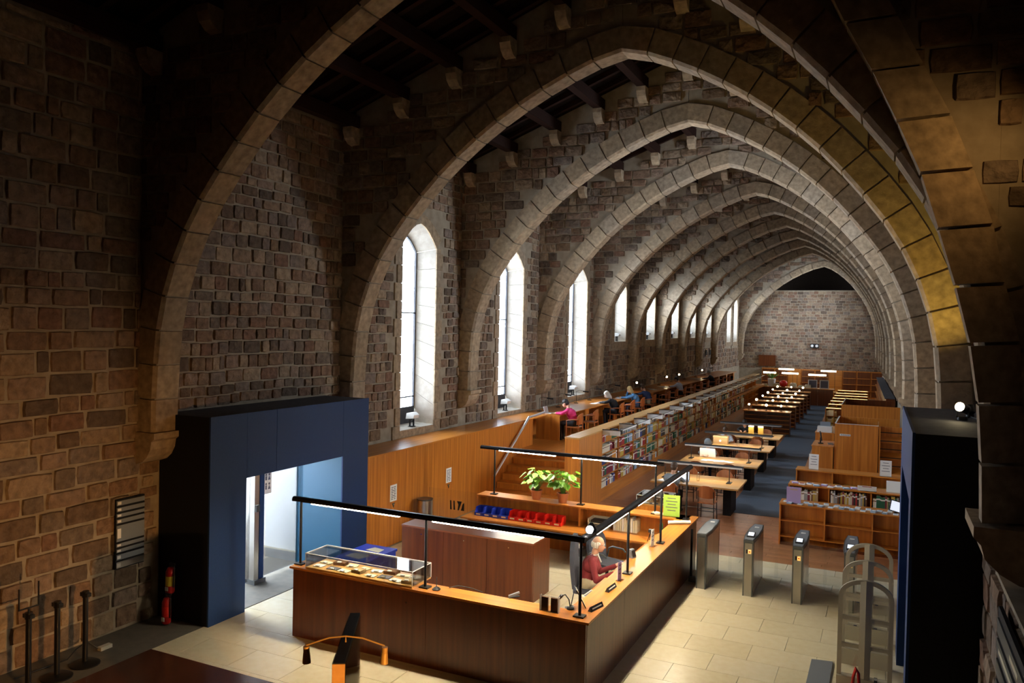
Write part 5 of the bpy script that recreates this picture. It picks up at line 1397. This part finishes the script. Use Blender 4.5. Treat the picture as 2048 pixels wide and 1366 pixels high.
def rows():
    Y = [37.4, 40.2, 42.8, 45.3, 47.9, 50.7]
    for k, y in enumerate(Y):
        xa, xb = -5.87-.03*(y-37.4)*.9, -3.86-.02*(y-37.4)
        t = thing('shelf_table', 'dark wooden shelf table with horizontal boards, %s row behind the reading tables' % ORD[k], 'shelf', (xa, y, 0), .012, 'shelf tables in rows')
        L = xb-xa; H = 1.1
        part('top_board', MB().box(-.02, L+.02, -.3, .5, H-.03, H), 'cherry_x', t)
        part('back_panel', MB().box(0, L, .2, .24, .05, H-.03), 'walnut', t)
        for x in (0, L/2, L-.03): part('end_panel', MB().box(x, x+.03, -.04, .45, 0, H-.03), 'walnut', t)
        for i in range(5): part('shelf_board', MB().box(.03, L-.03, -.05, .2, .12+.19*i, .145+.19*i), 'cherry_x', t)
        for i, f in enumerate((.1, .48, .8)):
            g = thing('table_lamp', 'small glowing lamp on the %s shelf table, %s' % (ORD[k], ['bookcase end', 'middle', 'aisle end'][i]), 'lamp', (xa+L*f, y+.08, H), 0, 'small lamps on the shelf tables')
            part('stem', MB().cyl((0, 0, 0), (0, 0, .22), .008, n=6).cyl((0, 0, 0), (0, 0, .015), .06, n=10), 'black_metal', g)
            part('bulb', MB().ball((0, 0, .25), .055 if (i+k) % 2 else .045, 10, 6), 'bulb_warm', g, 60)
    rnd = random.Random(3); joined = MB()
    for k, y in enumerate((40.6, 42.9, 45.0, 47.0, 49.1, 51.1, 53.6)):
        xa, xb = -2.62-.012*(y-42), -.75-.02*(y-42)
        if k < 2: xb = -1.85
        t = thing('lit_bookshelf', 'low bookshelf of yellow-lit volumes, %s row from the second carrel' % ORD[k], 'bookshelf', (xa, y, 0), .012, 'yellow-lit bookshelves')
        L = xb-xa
        part('top_board', MB().box(0, L, 0, .4, 1.07, 1.1), 'cherry_x', t); part('back_panel', MB().box(0, L, .36, .4, 0, 1.07), 'cherry', t)
        for x in (0, L/2, L-.03): part('divider', MB().box(x, x+.03, 0, .36, 0, 1.07), 'cherry', t)
        for z in (.1, .42, .74): part('shelf_board', MB().box(.03, L-.03, 0, .36, z-.02, z), 'cherry_x', t)
        part('lamp_strip', MB().box(.05, L-.05, -.16, -.14, 1.12, 1.13), 'strip_warm', t)
        for z in (.1, .42, .74):
            fill_shelf(Matrix.Translation((xa+.04, y+.05, z)), L-.1, .29, rnd, None, joined, ['ochre', 'cream', 'tan', 'brown', 'ochre'], .98)
    o = link('distant_books', joined.mesh('distant_books', BOOKSLOTS, fix=False)); o['kind'] = 'stuff'; o['label'] = 'rows of yellowish volumes in the distant low bookshelves'; o['category'] = 'books'
    for i in range(9):
        y = 38.4+2.05*i; x = XR(y)-.46
        t = thing('side_bookcase', 'dark shelf unit with grey top on the windowless wall, %s from the tower' % ORD[i], 'shelf', (x, y, 0), .03, 'shelf units along the far side wall')
        part('body', MB().box(.0, .36, 0, 2.0, 0, 1.85), 'walnut', t); part('top_board', MB().box(-.05, .37, 0, 2.0, 1.85, 1.88), 'grey_top', t)
        for z in (.5, .95, 1.4): part('shelf_board', MB().box(-.1, 0, .0, 2.0, z, z+.02), 'cherry_y', t)
rows()

def far_end():
    t = thing('issue_counter', 'distant wooden issue counter closing the aisle', 'counter', (-7.64, 54.3, 0))
    for i in range(5): part('front_panel', MB().box(.92*i+.004, .92*(i+1)-.004, 0, .05, 0, 1.06), 'walnut', t)
    part('top_board', MB().box(-.05, 4.65, -.05, .7, 1.06, 1.1), 'cherry_x', t)
    p = thing('potted_plant', 'bushy green plant in a pale pot on the distant issue counter', 'plant', (-6.85, 54.6, 1.1))
    part('pot', MB().lathe([(.2, 0), (.26, .5), (.24, .5)], n=16), 'white_plastic', p, 40)
    rnd = random.Random(8)
    for i in range(16):
        a = rnd.uniform(0, 2*PI); e = rnd.uniform(.3, 1.2); d = Vector((math.cos(a)*math.cos(e), math.sin(a)*math.cos(e), math.sin(e))); s = Vector((-math.sin(a), math.cos(a), 0)); b = Vector((0, 0, .5))
        L = rnd.uniform(.45, .75)
        m = MB(); m.v = [tuple(b), tuple(b+d*L*.5+s*.06), tuple(b+d*L), tuple(b+d*L*.5-s*.06)]; m.f = [(0, 1, 2, 3)]; m.m = [0]
        part('leaf', m, 'leaf_green', p)
    r = thing('red_bowl', 'round red ball-shaped object on the distant issue counter', 'bowl', (-6.1, 54.5, 1.1))
    part('body', MB().ball((0, 0, .22), (.26, .24, .22), 16, 10), 'red_plastic', r, 60); part('foot', MB().cyl((0, 0, 0), (0, 0, .04), .12), 'black_plastic', r)
    for i, x in enumerate((-7.3, -6.55, -5.5, -5.0, -4.6)):
        one('paper_pile', MB().box(-.2, .2, -.14, .14, 0, .08+.07*(i % 3)).obox((.02, .01, .12+.07*(i % 3)), (.3, .22, .05), (0, 0, .3)), 'paper_cream', 'pile of papers on the distant issue counter, %s from the long bookcase' % ORD[i], 'papers', 'paper piles on the issue counter', loc=(x, 54.55, 1.1))
    for i, x in enumerate((-4.3, -3.6)):
        f = thing('picture_frame', 'white-edged frame standing on the issue counter, %s' % ('nearer the plant' if i == 0 else 'nearer the yellow-lit shelves'), 'frame', (x, 54.55, 1.1), .2)
        part('border', MB().box(-.28, .28, 0, .03, 0, .05).box(-.28, .28, 0, .03, .5, .55).box(-.28, -.23, 0, .03, 0, .55).box(.23, .28, 0, .03, 0, .55), 'white_plastic', f); part('picture', MB().box(-.23, .23, .01, .02, .05, .5), 'paper_ink', f)
    # desk with tube lamps behind the counter
    d = thing('back_office_desk', 'long desk behind the distant issue counter', 'desk', (-7.8, 56.9, 0))
    part('desk_top', MB().box(0, 5.0, -.6, .9, .72, .76), 'beech_x', d)
    for x in (.1, 2.4, 4.7): part('support', MB().box(x, x+.1, -.5, .8, 0, .72), 'walnut', d)
    for i, (xa, xb, z, y) in enumerate(((-7.67, -6.8, 1.9, 56.5), (-6.8, -5.75, 2.12, 57.6), (-6.45, -5.35, 1.9, 56.5), (-4.75, -3.6, 1.86, 56.5), (-4.05, -3.05, 2.1, 57.6))):
        l = thing('tube_lamp', 'bright tube lamp on posts at the far end, %s counting from the long bookcase' % ORD[i], 'lamp', (xa, y, .76), 0, 'tube lamps at the far end')
        part('housing', MB().box(0, xb-xa, -.06, .06, z-.72, z-.68), 'black_metal', l); part('tube_light', MB().box(.02, xb-xa-.02, -.08, -.06, z-.80, z-.70), 'tube_warm', l)
        for x in (.1, xb-xa-.1): part('post', MB().cyl((x, 0, 0), (x, 0, z-.7), .012, n=6), 'black_metal', l)
    for i in range(9):
        x = -8.6+.95*i
        c = thing('wall_cabinet', '%s cabinet from the window side along the end wall' % ORD[i].capitalize(), 'cabinet', (x, 62.5, 0), 0, 'cabinets along the end wall')
        part('body', MB().box(.01, .94, .1, .44, 0, 1.95), 'cherry', c)
        if i in (2, 5): part('door', MB().box(.03, .92, .06, .1, .1, 1.9), 'cherry_x', c)
        else:
            for z in (.5, .95, 1.4): part('shelf_board', MB().box(.0, .95, .0, .1, z, z+.04), 'cherry_x', c)
            part('recess_shade', MB().box(.05, .9, .08, .1, .1, 1.88), 'walnut', c)  # darker plate paints the shade inside the open shelves
    c = thing('wall_hatch', 'dark wooden hatch on the end wall near the windows', 'hatch', (-8.85, 62.93, 2.1))
    part('leaf', MB().box(0, 1.15, -.05, 0, 0, .75), 'walnut', c); part('frame', MB().box(-.05, 1.2, -.07, 0, .75, .82).box(-.05, 0, -.07, 0, 0, .75).box(1.15, 1.2, -.07, 0, 0, .75), 'walnut', c)
    e = thing('emergency_light', 'black emergency light with two round lamps on the end wall', 'lamp', (-4.9, 62.93, 3.55))
    part('body', MB().box(-.3, .3, -.15, 0, 0, .32), 'black_plastic', e)
    for s in (-1, 1): part('lamp_head', MB().cyl((.16*s, -.16, .16), (.16*s, -.2, .16), .1, n=14), 'white_plastic', e, 40)
    for i, y in enumerate((50.0, 51.2, 52.4)):
        w = thing('wall_plaque', 'small dark plaque on the window wall, %s toward the end wall' % ORD[i], 'plaque', (XL+.06, y, 3.1))
        part('plate', MB().box(0, .03, 0, .3, 0, .4), 'black_panel', w); part('border', MB().box(.03, .036, 0, .3, .37, .4).box(.03, .036, 0, .3, 0, .03), 'brass', w)
far_end()
# ------------------------------------------------------------------ people
def capsule(mb, p, q, r0, r1, n=14):
    p = Vector(p); q = Vector(q); d = q-p; L = d.length; d.normalize()
    a = d.orthogonal().normalized(); b = d.cross(a); i = len(mb.v); prof = []
    for k in range(4):
        t = PI/2*k/4; prof.append((-r0*math.cos(t), r0*math.sin(t)))
    for k in range(5):
        t = PI/2*k/4; prof.append((L+r1*math.sin(t), r1*math.cos(t)))
    prof[0] = (-r0, .001); prof[-1] = (L+r1, .001)
    for s, r in prof:
        for k in range(n):
            t = 2*PI*k/n; mb.v.append(tuple(p+d*s+a*(r*math.cos(t))+b*(r*math.sin(t))))
    for j in range(len(prof)-1):
        for k in range(n):
            mb.f.append((i+j*n+k, i+j*n+(k+1) % n, i+(j+1)*n+(k+1) % n, i+(j+1)*n+k)); mb.m.append(0)
    e = i+(len(prof)-1)*n
    mb.f.append(tuple(i+k for k in reversed(range(n)))); mb.f.append(tuple(e+k for k in range(n))); mb.m += [0, 0]
def fuse(segs, voxel, mats, name):
    """segs: (kind, data, material) -> one continuous body mesh, each face coloured after the nearest segment"""
    mb = MB()
    for kind, d, m in segs:
        if kind == 'c': capsule(mb, *d)
        else: mb.ball(d[0], d[1], 16, 12, d[2] if len(d) > 2 else (0, 0, 0))
    me = mb.mesh(name, mats)
    o = bpy.data.objects.new('tmp_body', me); COL.objects.link(o)
    md = o.modifiers.new('r', 'REMESH'); md.mode = 'VOXEL'; md.voxel_size = voxel; md.use_smooth_shade = True
    sm = o.modifiers.new('s', 'SMOOTH'); sm.factor = .5; sm.iterations = 3
    dg = bpy.context.evaluated_depsgraph_get(); ev = o.evaluated_get(dg); out = bpy.data.meshes.new_from_object(ev)
    bpy.data.objects.remove(o); bpy.data.meshes.remove(me)
    out.materials.clear()
    for m in mats: out.materials.append(M[m])
    info = []
    for kind, d, m in segs:
        if kind == 'c': info.append((Vector(d[0]), Vector(d[1]), d[2], d[3], m))
        else:
            r = d[1] if isinstance(d[1], (int, float)) else sum(d[1])/3
            info.append((Vector(d[0]), Vector(d[0]), r, r, m))
    idx = []
    for f in out.polygons:
        c = f.center; best = 9; bm_ = 0
        for p, q, r0, r1, m in info:
            ab = q-p; t = 0 if ab.length_squared < 1e-9 else max(0, min(1, (c-p).dot(ab)/ab.length_squared))
            dd = (c-(p+ab*t)).length-(r0+(r1-r0)*t)
            if dd < best: best = dd; bm_ = m
        idx.append(bm_)
    out.polygons.foreach_set('material_index', idx); out.polygons.foreach_set('use_smooth', [True]*len(out.polygons))
    out.name = name
    return out
def seated(name_label, loc, rz, shirt, pants, skin, hair, hair_len='short', seat=.46, lean=.25, head_dn=.25, arms='desk', desk=.76, fine=False, prop=None, scale=1.0, group=None, hood=False):
    """a seated person, facing local +x; root on the floor under the hips"""
    t = thing('person', name_label, 'person', loc, rz, group)
    mats = [shirt, pants, skin, 'black_plastic']
    S, Pn, K, Sh = 0, 1, 2, 3
    hip = Vector((0, 0, seat+.09)); 
    sl = math.sin(lean); cl = math.cos(lean)
    ch = hip+Vector((sl*.30, 0, cl*.30)); neck = hip+Vector((sl*.50, 0, cl*.48)); hd = neck+Vector((.035+sl*.08+head_dn*.10, 0, .175-head_dn*.06))
    segs = [('c', (hip+Vector((0, -.07, 0)), hip+Vector((0, .07, 0)), .125, .125), Pn),
            ('c', (hip+Vector((0, 0, .06)), ch, .135, .15), S), ('c', (ch+Vector((0, -.08, .02)), ch+Vector((0, .08, .02)), .125, .125), S),
            ('c', (neck+Vector((-.01, -.13, -.06)), neck+Vector((-.01, .13, -.06)), .072, .072), S),
            ('c', (neck+Vector((0, 0, -.05)), neck+Vector((.02, 0, .07)), .062, .055), K)]
    # head: skull, face, jaw, nose, ears
    hr = (0, head_dn*.9, 0)
    R = Euler(hr).to_matrix()
    H = lambda x, y, z: hd+R@Vector((x, y, z))
    segs += [('e', (H(-.01, 0, .03), (.098, .078, .10), hr), K), ('e', (H(.03, 0, -.035), (.068, .062, .085), hr), K), ('e', (H(.055, 0, -.085), (.036, .036, .03), hr), K),
             ('c', (H(.088, 0, .005), H(.108, 0, -.03), .012, .016), K), ('e', (H(.086, 0, -.065), (.014, .026, .010), hr), K),
             ('e', (H(-.005, .08, -.01), (.022, .014, .034), hr), K), ('e', (H(-.005, -.08, -.01), (.022, .014, .034), hr), K)]
    sh = [neck+Vector((-.01, s*.175, -.075)) for s in (-1, 1)]
    for j, s in enumerate((-1, 1)):
        if arms == 'desk':
            el = sh[j]+Vector((.10+.08*sl, s*.07, -.26)); wr = Vector((el.x+.23, s*(.10 if j else .12), desk+.045))
            if el.z < desk+.05: el.z = desk+.06
        elif arms == 'head' and s < 0:
            el = Vector((sh[j].x+.24, s*.2, desk+.06)); wr = hd+Vector((.05, s*.11, -.03))
        elif arms == 'typing':
            el = sh[j]+Vector((.08, s*.07, -.27)); wr = el+Vector((.26, -s*.03, -.01)); wr.z = max(wr.z, desk+.05)
        else:
            el = Vector((sh[j].x+.22, s*.21, desk+.06)); wr = Vector((sh[j].x+.42, s*.09, desk+.05))
        segs += [('c', (sh[j], el, .062, .05), S), ('c', (el, wr, .05, .036), S)]
        # hand: palm, five fingers
        d = (wr-el).normalized(); side = Vector((0, -s, 0)); side = (side-d*side.dot(d)).normalized(); up = d.cross(side)*(1 if s > 0 else -1)
        if up.z < 0: up = -up
        palm = wr+d*.055
        segs.append(('c', (wr+d*.01, palm, .030, .036), K))
        if fine:
            for q, (o_, ln) in enumerate(((-.030, .062), (-.010, .075), (.010, .080), (.030, .070))):
                b0 = palm+d*.025-side*o_*1.0; b1 = b0+d*ln*.55+up*.006; b2 = b1+d*ln*.4-up*.022
                segs += [('c', (b0, b1, .0105, .0095), K), ('c', (b1, b2, .0095, .008), K)]
            b0 = palm+side*.03-d*.02; b1 = b0+side*.025+d*.03; b2 = b1+d*.03
            segs += [('c', (b0, b1, .013, .011), K), ('c', (b1, b2, .011, .009), K)]
        else:
            for q, o_ in enumerate((-.027, -.009, .009, .027)):
                b0 = palm+d*.02-side*o_; segs.append(('c', (b0, b0+d*.06-up*.015, .012, .010), K))
            segs.append(('c', (palm+side*.03-d*.02, palm+side*.05+d*.02, .013, .011), K))
    for s in (-1, 1):
        kn = Vector((.43, s*.11, seat+.06)); an = Vector((.40 if arms != 'typing' else .46, s*.12, .09))
        segs += [('c', (hip+Vector((.02, s*.085, -.01)), kn, .092, .066), Pn), ('c', (kn, an, .062, .042), Pn), ('c', (an+Vector((-.02, 0, -.045)), an+Vector((.15, 0, -.05)), .042, .036), Sh)]
    me = fuse(segs, .0095 if fine else .016, mats, 'body')
    body = link('body', me, t)
    # hair
    hb = MB()
    if hair_len == 'bald':
        for k in range(9):
            a = PI*.5+PI*k/8*1.0
            hb.ball(H(.092*math.cos(a)*.95-.012, .082*math.sin(a)*1.0, -.005), (.026, .026, .05), 8, 6, hr)
        for s in (-1, 1): hb.ball(H(.0, s*.078, .03), (.04, .012, .03), 8, 6, hr)
    else:
        hb.ball(H(-.018, 0, .045), (.104, .090, .098), 16, 12, hr)
        hb.ball(H(-.055, 0, -.01), (.065, .082, .085), 14, 10, hr)
        if hair_len == 'long':
            hb.ball(H(-.05, 0, -.09), (.07, .088, .13), 14, 10, hr); hb.ball(H(-.01, .075, -.05), (.05, .03, .1), 10, 8, hr); hb.ball(H(-.01, -.075, -.05), (.05, .03, .1), 10, 8, hr)
    part('hair', hb, hair, t, 80)
    for s in (-1, 1):
        e = part('eye', MB().ball(H(.088, s*.031, .012), .0105, 8, 6), 'paper', t, 60); part('iris', MB().ball(H(.0965, s*.031, .012), .0055, 8, 6), 'hair_dark', e, 60)
        part('eyebrow', MB().cyl(H(.095, s*.015, .036), H(.088, s*.047, .034), .005, n=6), hair if hair != 'hair_white' else 'hair_grey', t)
    part('mouth', MB().cyl(H(.096, -.02, -.066), H(.096, .02, -.066), .0035, n=6), 'cloth_burgundy', t)
    if fine:
        gl = MB()
        for s in (-1, 1):
            ring = [H(.108, s*.031+.022*math.cos(a), .010+.017*math.sin(a)) for a in [2*PI*i/12 for i in range(13)]]
            gl.tube(ring, .002, 5); gl.tube([H(.108, s*.052, .015), H(.0, s*.086, .012)], .002, 5)
        gl.tube([H(.108, -.01, .014), H(.112, 0, .016), H(.108, .01, .014)], .002, 5)
        part('spectacles', gl, 'steel_dark', t)
        col = MB(); 
        col.tube([neck+Vector((.055*math.cos(a)+.012, .065*math.sin(a), .0+.012*math.cos(a))) for a in [2*PI*i/14 for i in range(15)]], .014, 8)
        col.hexa([neck+Vector(v) for v in ((.06, -.02, -.005), (.06, .02, -.005), (.11, .012, -.12), (.11, -.012, -.12), (.07, -.02, 0), (.07, .02, 0), (.125, .012, -.115), (.125, -.012, -.115))])
        part('shirt_collar', col, 'paper', t, 60)
    if hood: part('hood', MB().ball(H(-.03, 0, .02), (.125, .115, .14), 16, 12, hr), shirt, t, 80)
    if scale != 1: t.scale = (scale,)*3
    return t
seated('elderly man with spectacles in a burgundy cardigan seated behind the counter', (-4.31, 12.1, 0), .22, 'cloth_burgundy', 'cloth_khaki', 'skin', 'hair_white', 'bald', .47, .22, .15, 'typing', .76, fine=True)
gl = 'readers at the gallery desk'
seated('reader in a bright pink top at the near end of the gallery desk', (-8.62, 22.75, PZ), PI, 'cloth_pink', 'cloth_black', 'skin', 'hair_dark', 'short', .46, .42, .5, 'desk', .78, group=gl)
seated('white-haired reader in black bent over papers at the gallery desk', (-8.62, 26.95, PZ), PI, 'cloth_black', 'cloth_black', 'skin_pale', 'hair_white', 'long', .46, .5, .7, 'desk', .78, group=gl)
seated('fair-haired reader in light blue resting the head on a hand', (-8.62, 29.6, PZ), PI+.3, 'cloth_blue', 'cloth_jeans', 'skin_pale', 'hair_blond', 'long', .46, .45, .5, 'head', .78, group=gl)
seated('dark-haired reader in navy leaning far over the gallery desk', (-8.62, 31.25, PZ), PI-.3, 'cloth_navy', 'cloth_khaki', 'skin', 'hair_brown', 'short', .46, .55, .5, 'desk', .78, group=gl)
seated('reader in a white shirt far along the gallery desk', (-8.62, 36.6, PZ), PI-.2, 'cloth_white', 'cloth_black', 'skin', 'hair_dark', 'short', .46, .3, .4, 'desk', .78, group=gl)
seated('distant reader in black near the far end of the gallery desk', (-8.62, 44.0, PZ), PI, 'cloth_black', 'cloth_black', 'skin_pale', 'hair_grey', 'short', .46, .3, .3, 'desk', .78, group=gl)
seated('short-haired reader in grey with a laptop at the first table, seen from behind', (-4.88, 19.86, 0), PI/2-.1, 'cloth_grey', 'cloth_black', 'skin', 'hair_brown', 'short', .46, .3, .3, 'desk', .78)
seated('hooded reader in grey facing the entrance at the second table', (-5.02, 25.35, 0), -PI/2, 'cloth_grey', 'cloth_jeans', 'skin_pale', 'hair_grey', 'short', .46, .35, .5, 'desk', .78, hood=True)
seated('reader in pale clothes behind the archive box at the third table', (-5.1, 28.75, 0), -PI/2, 'cloth_white', 'cloth_jeans', 'skin', 'hair_brown', 'short', .46, .3, .4, 'desk', .78)
seated('reader in black bent over the far side of the fourth table', (-4.95, 32.1, 0), -PI/2, 'cloth_black', 'cloth_black', 'skin', 'hair_dark', 'short', .46, .5, .6, 'desk', .78)
# papers and laptops on the gallery desk
def gallery_items():
    t = thing('laptop', 'open laptop with a pale lid before the reader in pink', 'laptop', (-9.5, 22.85, DZ), PI/2)
    part('keyboard', MB().box(-.15, .15, -.1, .1, 0, .016), 'white_plastic', t); part('lid', MB().obox((0, .13, .11), (.3, .01, .21), (-.25, 0, 0)), 'white_plastic', t)
    labs = [('white papers spread before the white-haired reader', -9.4, 26.9), ('white papers before the fair-haired reader in light blue', -9.4, 29.5), ('open white book before the reader in navy', -9.5, 31.0), ('white papers far along the gallery desk', -9.5, 34.6), ('open book before the reader in a white shirt', -9.45, 36.4), ('pile of papers before the distant reader in black', -9.5, 43.8)]
    for i, (l, x, y) in enumerate(labs):
        p = thing('papers', l, 'papers', (x, y, DZ), .3*i, 'papers on the gallery desk')
        for j in range(3): part('sheet', MB().obox((.06*j, .2*(j-1), .004+.005*j), (.22, .3, .005), (0, 0, .25*j)), 'paper', p)
gallery_items()
# ------------------------------------------------------------------ warm floodlights of the entrance bay
def uplights():
    rows = (((.9, 3.0, 2.6), (-10.3, 6.0, -.9), 2100, 64, (1.0, .50, .15), 'black floodlight low on the wall behind the viewer'),
            ((1.25, 7.6, 6.6), (.25, 8.4, 6.2), 20, 120, (1.0, .58, .20), 'black floodlight high on the wall beside the stone pier'))
    for loc, tgt, pw, ang, col, lab in rows:
        t = thing('wall_floodlight', lab, 'lamp', loc)
        d = (Vector(tgt)-Vector(loc)).normalized()
        part('housing', MB().cyl(-d*.16, -d*.02, .05, .06, 14), 'black_metal', t, 40)
        part('arm', MB().tube([-d*.1, Vector((XR(loc[1])-loc[0], 0, -.05))], .015), 'black_metal', t, 40)
        spot(loc, tgt, pw, col, ang, 1.0, .05)
uplights()
